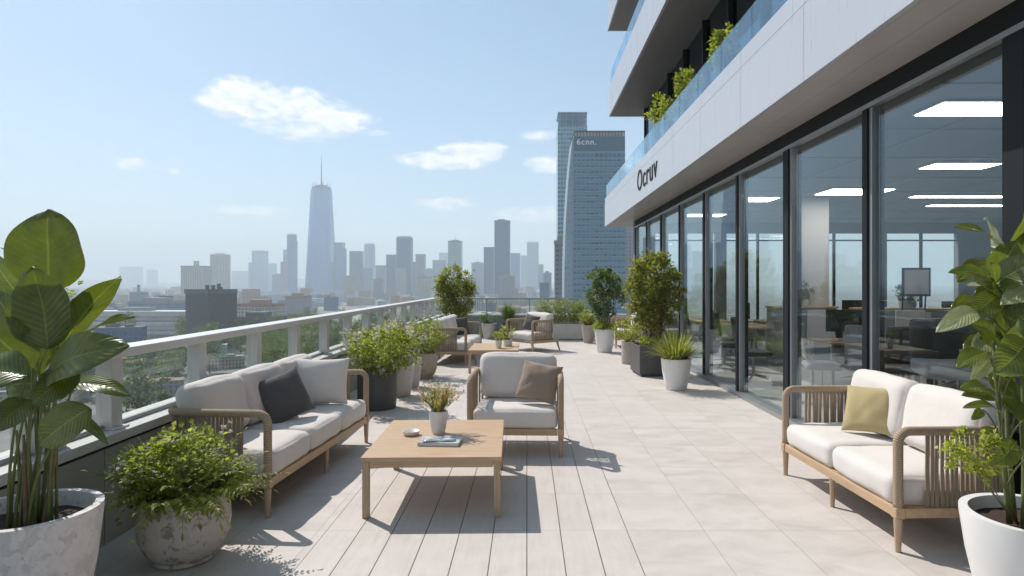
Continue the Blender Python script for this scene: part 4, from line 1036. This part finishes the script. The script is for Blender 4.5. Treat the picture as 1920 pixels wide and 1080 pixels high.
def cabinet(loc, rz, lb, w_, plant, seed):
    r = thing('cabinet', lb, 'cabinet', loc, rz); MB().box(-w_/2,-.22,.06,w_/2,.22,1.12).build('carcass', M['seatgrey'], r, bevel=.004)
    MB().box(-w_/2-.02,-.25,1.125,w_/2+.02,.25,1.16).build('top', M['wood'], r); MB().box(-w_/2+.03,-.2,0,w_/2-.03,.2,.058).build('plinth', M['black'], r)
    k = max(1, int(w_/.6))
    for i in range(k): x_ = -w_/2+w_*(i+.5)/k; MB().box(x_-w_/k/2+.01,-.238,.08,x_+w_/k/2-.01,-.221,1.1).build('door', M['whiteplastic'] if i % 2 else M['seatgrey'], r)
    if plant:
        p = potted(plant, (loc[0],loc[1],1.161), 'cyl', M['grey_ceramic'], .14, .14); bush(p, .13, .42, .26, 26, .05, .02, LF['dark'], seed, 4, 'stem', .25, 26)
cabinet((6.9,11.6,0), R(-10), 'grey cabinet carrying a round leafy plant inside the widest window', 1.8, 'round leafy plant on the grey cabinet inside the widest window', 91)
cabinet((5.4,12.6,0), R(0), 'low cabinet with a dark plant on top behind the slim mullion', 1.2, 'dark bushy plant on the low cabinet behind the slim mullion', 92)
cabinet((8.9,11.6,0), R(0), 'cabinet deep in the office at right of the round plant', 1.8, None, 93)
r = thing('whiteboard', 'framed white panel on a stand inside the widest window', 'whiteboard', (6.72,11.05,0), R(-5))
MB().box(-.2,-.015,1.42,.2,.015,1.84).build('board', M['whiteplastic'], r)
MB().box(-.23,-.02,1.385,.23,.02,1.419).box(-.23,-.02,1.841,.23,.02,1.875).box(-.23,-.02,1.42,-.201,.02,1.84).box(.201,-.02,1.42,.23,.02,1.84).build('frame', M['frame'], r)
for a in (-1,1): MB().tube([(a*.2,.035,1.8),(a*.22,.05+.12*(a+1),0)], .014, 6).build('leg', M['frame'], r)
r = thing('wall_screen', 'dark screen hung high between the end windows and the side wall', 'screen', (13.0,17.85,2.0), 0)
MB().box(-.55,-.04,-.35,.55,.04,.35).build('panel', M['black'], r, bevel=.01); MB().box(-.2,.041,-.1,.2,.09,.1).build('bracket', M['steel'], r)

# ------------------------------------------------------------------ the city
FM = {
 'slate': facade('slate_facade', (.075,.14,.23), (.03,.07,.15), 3.2, 3.6, .75, .62),
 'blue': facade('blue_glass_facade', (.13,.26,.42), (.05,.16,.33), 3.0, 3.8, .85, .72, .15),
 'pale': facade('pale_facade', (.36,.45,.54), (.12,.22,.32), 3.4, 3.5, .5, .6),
 'stripe': facade('striped_facade', (.52,.48,.43), (.13,.13,.14), 4.2, 3.5, .45, .97),
 'pink': facade('pink_facade', (.30,.27,.30), (.10,.14,.19), 3.6, 3.5, .45, .55),
 'green': facade('green_glass_facade', (.22,.34,.32), (.06,.20,.19), 3.0, 4.0, .85, .7, .15),
 'beige': facade('beige_facade', (.44,.39,.33), (.10,.11,.13), 3.4, 3.4, .5, .5),
 'brick': facade('brick_facade', (.27,.15,.11), (.07,.08,.09), 3.0, 3.3, .42, .5),
 'grey': facade('grey_facade', (.17,.25,.34), (.05,.11,.18), 3.2, 3.4, .6, .55),
 'glassy': facade('clear_glass_facade', (.30,.44,.52), (.10,.22,.32), 2.6, 3.9, .8, .78, .15),
 'dark': facade('dark_block_facade', (.075,.07,.075), (.04,.045,.055), 2.4, 3.4, .5, .6),
}
RM = {'grey': plain('roof_grey', (.26,.26,.26), .9, 0, .2, .3), 'white': plain('roof_white', (.55,.54,.52), .8, 0, .1, .3), 'tile': plain('roof_tile', (.29,.17,.125), .85, 0, .2, .4), 'dark': plain('roof_dark', (.12,.12,.125), .9, 0, .2, .3)}
def geo(u0, u1, vt, d): return ((u0+u1)/2-U0)/F*d, (u1-u0)/F*d, H+(V0-vt)/F*d-GZ
def tower(u0, u1, vt, d, m, lb, steps=(), top='box', roof='grey', rz=None, depth=None):
    X_, w_, h_ = geo(u0, u1, vt, d); dp = depth or w_*.9; rz = rz or 0
    r = thing('tower', lb, 'tower', (X_, d+dp/2, GZ), rz)
    if rz: w_ = w_/(abs(math.cos(rz))+abs(math.sin(rz))); dp = w_; k_ = (d+dp*.65)/d; w_ *= k_; dp = w_; r.location = (X_*k_, d+dp*.65, GZ)
    MB().box(-w_/2,-dp/2,0,w_/2,dp/2,h_).build('body', FM[m], r)
    if top == 'box': MB().box(-w_*.27,-dp*.27,h_+.02,w_*.2,dp*.27,h_+4.5).build('rooftop_plant', RM[roof], r)
    elif top == 'mast': MB().box(-w_*.27,-dp*.27,h_+.02,w_*.27,dp*.27,h_+4).build('rooftop_plant', RM[roof], r); MB().tube([(0,0,h_+4),(0,0,h_+22)], [.7,.3], 6).build('mast', RM['grey'], r)
    elif top == 'neck': MB().box(-w_*.09,-dp*.09,h_+.02,w_*.09,dp*.09,h_+13).build('roof_turret', FM[m], r)
    elif top == 'crown': MB().box(-w_*.42,-dp*.42,h_+.02,w_*.42,dp*.42,h_+6).build('crown', RM['white'], r)
    MB().box(-w_/2-.6,-dp/2-.6,h_-2.2,w_/2+.6,-dp/2-.02,h_+1).box(w_/2+.02,-dp/2-.6,h_-2.2,w_/2+.6,dp/2,h_+1).build('parapet', RM[roof], r)
    for (a0, a1, av, am) in steps:
        Xs, ws, hs = geo(a0, a1, av, d); MB().box(Xs-X_-ws/2,-dp*.5-4-abs(Xs-X_)*.1,0,Xs-X_+ws/2,-dp*.5-.1,hs).build('wing', FM[am], r)
    return r
# landmark tapering tower with spire
D = 2400; X_, w_, h_ = geo(571, 619, 352, D); r = thing('skyscraper', 'tallest tapering glass tower with a needle spire in the middle of the skyline', 'tower', (X_, D+w_/2, GZ))
a = w_/2; b_ = a*.74; k = .32
def octo(s, c_): return [(-s,-s+c_),(-s+c_,-s),(s-c_,-s),(s,-s+c_),(s,s-c_),(s-c_,s),(-s+c_,s),(-s,s-c_)]
b = MB(); lv = [(0,a,a*.10),(h_*.10,a,a*.10),(h_,b_,b_*.58)]; vs = []
for z, s_, c_ in lv: vs += [(x_,y_,z) for x_,y_ in octo(s_, c_)]
fs = [(j*8+i, j*8+(i+1)%8, j*8+8+(i+1)%8, j*8+8+i) for j in range(2) for i in range(8)] + [tuple(range(16,24))]
b.add(vs, fs); b.build('shaft', facade('spire_tower_facade', (.15,.31,.55), (.09,.24,.50), 3.0, 4.2, .9, .8, .12), r)
b = MB().lathe([(b_*.95,0),(b_*1.0,3),(b_*.98,9),(b_*.6,10),(b_*.55,16),(.01,16)], 16, (0,0,h_+.1)); b.build('crown_ring', RM['dark'], r)
for i in range(8): x_,y_ = octo(b_*.8, b_*.4)[i]; MB().tube([(x_,y_,h_+10),(x_,y_,h_+24)], 1.2, 5).build('roof_mast', RM['dark'], r)
MB().tube([(0,0,h_+15),(0,0,h_+45),(0,0,h_+80),(0,0,H-GZ+(V0-288)/F*D)], [3.2,2.4,1.6,.7], 8).build('spire', RM['dark'], r)

T = [
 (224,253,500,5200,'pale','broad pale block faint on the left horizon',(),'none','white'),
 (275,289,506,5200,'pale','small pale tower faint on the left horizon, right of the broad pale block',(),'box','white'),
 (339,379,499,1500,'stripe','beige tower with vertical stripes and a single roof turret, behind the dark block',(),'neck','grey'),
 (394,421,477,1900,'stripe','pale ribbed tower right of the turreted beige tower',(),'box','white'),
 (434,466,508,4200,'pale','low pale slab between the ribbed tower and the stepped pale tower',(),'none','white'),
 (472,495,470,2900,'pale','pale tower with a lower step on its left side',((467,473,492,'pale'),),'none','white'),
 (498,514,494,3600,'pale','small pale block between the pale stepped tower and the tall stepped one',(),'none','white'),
 (538,552,441,2300,'blue','tall stepped tower immediately left of the spire tower',((527,539,491,'pink'),(551,558,451,'blue'),(532,540,468,'pale')),'crown','grey'),
 (510,529,515,2500,'grey','low grey block at the left foot of the tall stepped tower',(),'box','grey'),
 (626,643,455,2300,'blue','blue twin-step tower immediately right of the spire tower',((642,650,466,'blue'),(619,627,492,'grey')),'none','grey'),
 (655,677,471,2200,'slate','flat grey-blue tower second right of the spire tower',(),'none','grey'),
 (683,700,459,2600,'pale','slim tower with a bright white top',((681,698,503,'slate'),),'crown','white'),
 (704,722,498,2300,'grey','low grey tower right of the white-topped one',(),'none','grey'),
 (724,741,478,2000,'slate','dark blue-grey tower left of the notched tower',(),'none','dark'),
 (743,770,446,1900,'slate','tall dark tower with a notched raised roof',((742,762,503,'pink'),),'crown','dark'),
 (779,796,477,2100,'pink','reddish grey slab right of the notched tower',((769,780,491,'grey'),),'none','grey'),
 (797,812,505,2400,'grey','low rounded grey block behind the corner bush, left',(),'box','grey'),
 (811,834,488,2400,'grey','low grey-blue block in front of the green glass tower',(),'none','grey'),
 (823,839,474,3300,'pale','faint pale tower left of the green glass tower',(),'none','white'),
 (840,865,452,1900,'green','green glass tower above the corner bush',(),'mast','dark'),
 (884,906,493,2300,'grey','low grey block with an antenna right of the corner bush',(),'mast','grey'),
 (907,926,464,1700,'slate','dark slab left of the tallest dark tower',(),'none','dark'),
 (927,956,414,1500,'slate','tallest plain dark tower in the right half of the skyline',(),'box','dark'),
 (936,965,518,1200,'pink','low pinkish banded building in front of the tallest dark tower',(),'box','grey'),
 (957,975,475,2300,'blue','blue tower touching the right side of the tallest dark tower',(),'none','grey'),
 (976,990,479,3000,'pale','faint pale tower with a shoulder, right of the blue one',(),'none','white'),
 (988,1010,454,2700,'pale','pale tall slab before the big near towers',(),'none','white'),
 (1009,1019,496,2400,'grey','narrow grey tower right of the pale tall slab',(),'none','grey'),
 (1019,1034,512,1400,'grey','low grey block beside the foot of the near towers',(),'box','grey'),
 (1012,1030,531,1000,'slate','lowest dark block at the foot of the near towers',(),'none','dark'),
 (645,662,520,1600,'beige','low beige block in front of the skyline, right of the spire tower',(),'box','grey'),
 (700,716,524,1500,'pink','low pink block in front of the skyline under the white-topped tower',(),'box','grey'),
 (782,806,520,1500,'beige','low beige block in front of the skyline under the reddish slab',(),'box','grey'),
 (870,892,523,1400,'grey','low grey block in front of the skyline right behind the corner bush',(),'box','grey'),
 (243,265,548,1100,'grey','small grey tower with a pointed roof turret left of the turreted beige tower',(),'neck','grey'),
]
for q in T: tower(q[0], q[1], q[2], q[3], q[4], q[5], q[6], q[7], q[8])
# two big near towers at right
D = 560; X_, w_, h_ = geo(1046, 1101, 210, D); r = thing('tower', 'pale blue glass tower, tallest behind the dark tower with white lettering', 'tower', (X_, D+15, GZ))
MB().box(-w_/2,-15,0,w_/2,15,h_-12).build('body', FM['glassy'], r)
b = MB()
for i in range(15): x_ = -w_/2+.6+i*(w_-1.2)/14; b.box(x_-.35,-15,h_-11.98,x_+.35,-14.2,h_-1)
b.box(-w_/2,-15.1,h_-.98,w_/2,15,h_).box(-w_/2+1,-13,h_-11.98,w_/2-1,14.5,h_-1); b.build('crown', FM['glassy'], r)
b = MB()
for i in range(int((h_-12)/3.9)): b.box(-w_/2-.35,-15.35,i*3.9,w_/2+.2,-15.02,i*3.9+.7)
b.build('floor_bands', plain('pale_blue_bands', (.30,.41,.48), .5, 0, .1, .2), r)
D = 400; X_, w_, h_ = geo(1076, 1172, 245, D); r = thing('tower', 'dark blue-grey office tower with small white lettering near its top', 'tower', (X_, D+16, GZ))
tb = facade('near_tower_facade', (.16,.29,.38), (.04,.12,.19), 2.8, 3.7, .8, .62, .3, .55)
MB().box(-w_/2,-16,0,w_/2,16,h_-3.6-5.6*1).build('body', tb, r)
tp = MB().box(-w_/2,-16.02,h_-3.6-9.0,w_/2,16,h_-3.6).build('top_band', plain('tower_top_band', (.05,.11,.17), .4, 0, .1, .3), r)
b = MB()
for i in range(17): x_ = -w_/2+.3+i*(w_-.6)/16; b.box(x_-.22,-16,h_-3.58,x_+.22,-15.4,h_-.6)
b.box(-w_/2,-16.1,h_-.58,w_/2,16,h_); b.build('roof_screen', RM['dark'], r)
MB().box(-w_/2+.6,-15,h_-3.58,w_/2-.6,15,h_-.62).build('plant_room', RM['white'], r)
b = MB()
for i in range(int((h_-14)/3.7)): b.box(-w_/2-.1,-16.5,i*3.7,w_/2+.1,-16.03,i*3.7+1.0)
b.build('floor_bands', plain('tower_bands', (.15,.27,.36), .5, 0, .15, .2), r)
lettering('6cnn.', plain('sign_white', (.8,.8,.8), .5, 0, .02), tp, 12.2, 3.7, Vector((-w_/2+1.8,-16.03,h_-3.6-5.2)), Matrix(((1,0,0),(0,0,-1),(0,1,0))), .25, .012)
b = MB(); vs = []; hc = h_-5; n = 16                    # curved pale fin on the tower's left side
for i in range(n+1):
    z = hc*i/n; x_ = -w_/2-.05; o_ = 5.2*(1-(i/n)**3.2)+.8; vs += [(x_,-15.6,z),(x_-o_,-14.8,z),(x_-o_,12,z),(x_,12,z)]
fs = [(4*i+j, 4*i+(j+1)%4, 4*i+4+(j+1)%4, 4*i+4+j) for i in range(n) for j in range(4)] + [(4*n,4*n+1,4*n+2,4*n+3)]
b.add(vs, fs); b.build('side_fin', facade('fin_facade', (.27,.35,.41), (.19,.27,.33), 1.8, 3.7, .5, .5), r)
tower(1040,1064,453,470,'pink','pinkish banded tower half hidden behind the tower with white lettering',((1053,1058,462,'pale'),),'box','grey')
tower(1140,1192,414,620,'pink','brown-grey tower mostly hidden behind the lettered tower at its right',(),'none','grey')
# dark block and long white office in the middle distance
d_ = tower(355,437,545,455,'dark','dark brown high-rise block standing just beyond the railing',(),'none','dark',R(-25))
w_ = 20; h_ = geo(355,437,545,455)[2]
for i,(x_,y_,hh) in enumerate(((-2,-2,4),(4,3,5),(8,-5,4),(1,7,2.5))): MB().box(x_-1,y_-1,h_+.02,x_+1,y_+1,h_+hh).build('chimney', RM['dark'], d_)
X_, w_, h_ = geo(150,352,584,520); r = thing('office_block', 'long low white office block with rows of windows left of the dark high-rise', 'building', (X_, 530, GZ), R(-3))
MB().box(-w_/2,-10,0,w_/2,12,h_-1).build('wall', facade('long_office_facade', (.44,.44,.44), (.07,.09,.12), 2.0, 7.5, .6, .52, .4, .25, 2), r)
b = MB()
for i in range(3): b.box(-w_/2-.6,-11,h_-1-i*7.5-2.6,w_/2+.6,-10.02,h_-1-i*7.5)
b.build('floor_band', RM['white'], r); MB().box(-w_/2-.8,-11.5,h_-.98,w_/2+.8,12.5,h_+.2).build('roof', RM['white'], r)
MB().box(-w_*.2,-4,h_+.22,w_*.1,6,h_+3).build('rooftop_plant', RM['grey'], r)
tower(240,316,566,760,'grey','wide low grey building behind the long white office block',(),'box','grey')
tower(300,316,556,800,'slate','narrow dark slab beside the wide low grey building',(),'none','dark')
tower(446,512,571,640,'beige','wide beige building with a red roof right of the dark high-rise',(),'box','tile')
tower(436,512,597,500,'slate','low dark building at the right foot of the dark high-rise',(),'box','dark')
tower(535,573,556,900,'pink','reddish block in front of the spire tower foot',(),'box','tile')

# low houses and blocks of the city, one object each
def low(nm, wm, rm, w_, d_, h_, gable, lb):
    r = thing(nm, lb, 'building', (0,0,GZ), 0, None)
    MB().box(-w_/2,-d_/2,0,w_/2,d_/2,h_).build('wall', FM[wm], r)
    if gable: b = MB(); b.add([(-w_/2-.5,-d_/2-.5,h_+.01),(w_/2+.5,-d_/2-.5,h_+.01),(w_/2+.5,d_/2+.5,h_+.01),(-w_/2-.5,d_/2+.5,h_+.01),(-w_/2-.5,0,h_+d_*.22),(w_/2+.5,0,h_+d_*.22)], [(0,1,5,4),(2,3,4,5),(0,4,3),(1,2,5),(3,2,1,0)])
    else:
        b = MB().box(-w_/2-.3,-d_/2-.3,h_+.01,w_/2+.3,d_/2+.3,h_+.8)
        b.box(-w_*.3,-d_*.2,h_+.82,-w_*.05,d_*.25,h_+3); b.box(w_*.12,-d_*.3,h_+.82,w_*.3,d_*.05,h_+2.2)
    b.build('roof', RM[rm], r); return r
rnd = random.Random(11)
kinds = [('house','beige','tile',16,11,8,1,'red-roofed beige house'),('low_block','pale','white',34,16,13,0,'white-roofed pale low block'),('low_block','grey','grey',42,20,15,0,'grey low block'),
 ('low_block','brick','tile',30,14,14,1,'red-roofed brick block'),('low_block','pink','tile',38,15,12,0,'flat pinkish block with a tile-red top'),('low_block','slate','dark',28,18,18,0,'dark low block'),
 ('low_block','stripe','white',24,16,22,0,'ribbed mid-rise with a white roof'),('low_block','beige','grey',46,18,11,0,'long beige low block')]
protos = []; seen = []
keep = [(-245,455,60),(-290,530,150),(-290,760,80),(-240,640,60),(-220,500,50),(-330,900,60)]
def clear(x_, y_):
    if -330 < x_ < 60 and 300 < y_ < 640 and x_ > -.50*y_: return False
    for a_, b__, rr_ in keep:
        if abs(x_-a_) < rr_ and abs(y_-b__) < 45: return False
    if x_ > -22 and y_ < 60: return False
    return True
n = 0; tries = 0
while n < 270 and tries < 9000:
    tries += 1
    y = 110 + 1900*rnd.random()**1.5; a_ = rnd.uniform(-1.05, .16) if rnd.random() < .8 else rnd.uniform(-3.2, -1.0); x = a_*y
    if x < -1500 or not clear(x, y): continue
    gx_ = x*ca + y*sa; gy_ = y*ca - x*sa; gx_ = (math.floor(gx_/40)+.55)*40; gy_ = (math.floor(gy_/42.5)+.55)*42.5
    if (gx_, gy_) in seen: continue
    x = gx_*ca - gy_*sa; y = gx_*sa + gy_*ca
    if not clear(x, y) or y < 60: continue
    seen.append((gx_, gy_)); i = rnd.randrange(8); q = kinds[i]
    if y < 340 and -.95 < x/y < -.2: continue
    if y < 330 and i in (5,6,2): i = 0; q = kinds[0]
    lb = q[7] + ' among the low city roofs beyond the railing'; grp = q[7] + 's in the low city'
    pr = next((p for p in protos if p[0] == i), None); s = rnd.uniform(.75,1.15); ang = math.atan2(sa, ca) + rnd.choice((0, math.pi/2))
    if pr is None:
        r = low(*q[:7], lb); r['group'] = grp; r.location = (x,y,GZ); r.rotation_euler = (0,0,ang); protos.append((i, r))
    else: dup(pr[1], (x,y,GZ), ang, lb, (s, s, rnd.uniform(.6,1.1) if y < 500 else rnd.uniform(.7,1.35)))
    n += 1
for u_, v_, i, a_, s in ((322,662,4,0,.7),(300,640,0,.3,1),(345,638,0,0,1),(262,700,4,0,.8),(415,690,7,.2,.5),(245,668,5,0,.8),(398,668,1,0,.5),(285,745,4,.1,.6),(30,760,7,0,.9),(90,700,2,0,.8)):
    y = 46.6*F/(v_-V0); x = (u_-U0)/F*y; pr = next(p for p in protos if p[0] == i)
    dup(pr[1], (x,y,GZ), .35+a_, kinds[i][7] + ' among the low city roofs beyond the railing', (s,s,.55))
b = [MB(), MB(), MB()]                       # the rest of the city, too far to count
for i in range(2600):
    y = 1300 + 5200*rnd.random(); x = rnd.uniform(-1.3,.25)*y; s = rnd.uniform(12,40); hh = rnd.uniform(6,24)*(1.6 if rnd.random() < .1 else 1)
    Mx = Matrix.Translation((x,y,GZ)) @ Matrix.Rotation(.35,4,'Z'); b[i % 3].box(-s/2,-s*.35,0,s/2,s*.35,hh, Mx)
root = bpy.data.objects.new('distant_city', None); C.objects.link(root); tag(root, 'hazy mass of small roofs reaching to the hills', 'city', None, 'stuff')
for k, q in enumerate(b): o = q.build('roofs', (RM['tile'], FM['pale'], RM['grey'])[k], root); o['kind'] = 'stuff'

# park trees
def ptree(seed, hgt, rx):
    r = thing('park_tree', 'round green tree in the park below the railing', 'tree', (0,0,GZ), 0, 'park trees below the railing')
    rn = random.Random(seed); mb = MB(); clumpy(rn, (0,0,hgt*.62), (rx,rx,hgt*.38), 60, 34, 1.0, .36, mb, .26, .35, .3)
    mb.build('crown', LF['tree'], r)
    sb = MB().tube([(0,0,0),(.2,0,hgt*.3),(0,.1,hgt*.7)], [.45,.33,.12], 7)
    for i in range(5): a = rn.uniform(0,6.28); sb.tube([(0,0,hgt*.3),(math.cos(a)*rx*.6,math.sin(a)*rx*.6,hgt*.65)], [.2,.07], 5)
    sb.build('trunk', M['trunk'], r, True); return r
tp_ = [ptree(s, h_, x_) for s, h_, x_ in ((1,17,6.5),(2,21,7.5),(3,14,6),(4,24,7))]
pts = []; k = 0; tries = 0
while len(pts) < 150 and tries < 6000:
    tries += 1; y = rnd.uniform(190, 640); x = rnd.uniform(-.72, -.04)*y
    if x < -.42*y and rnd.random() < .72: continue
    if any((x-a)**2+(y-c_)**2 < 90 for a, c_ in pts): continue
    pts.append((x,y)); p = tp_[k % 4]; s = rnd.uniform(.75,1.15)
    if k < 4: p.location = (x,y,GZ); p.rotation_euler = (0,0,rnd.uniform(0,6.28))
    else: dup(p, (x,y,GZ), rnd.uniform(0,6.28), None, (s,s,s*rnd.uniform(.85,1.1)))
    k += 1
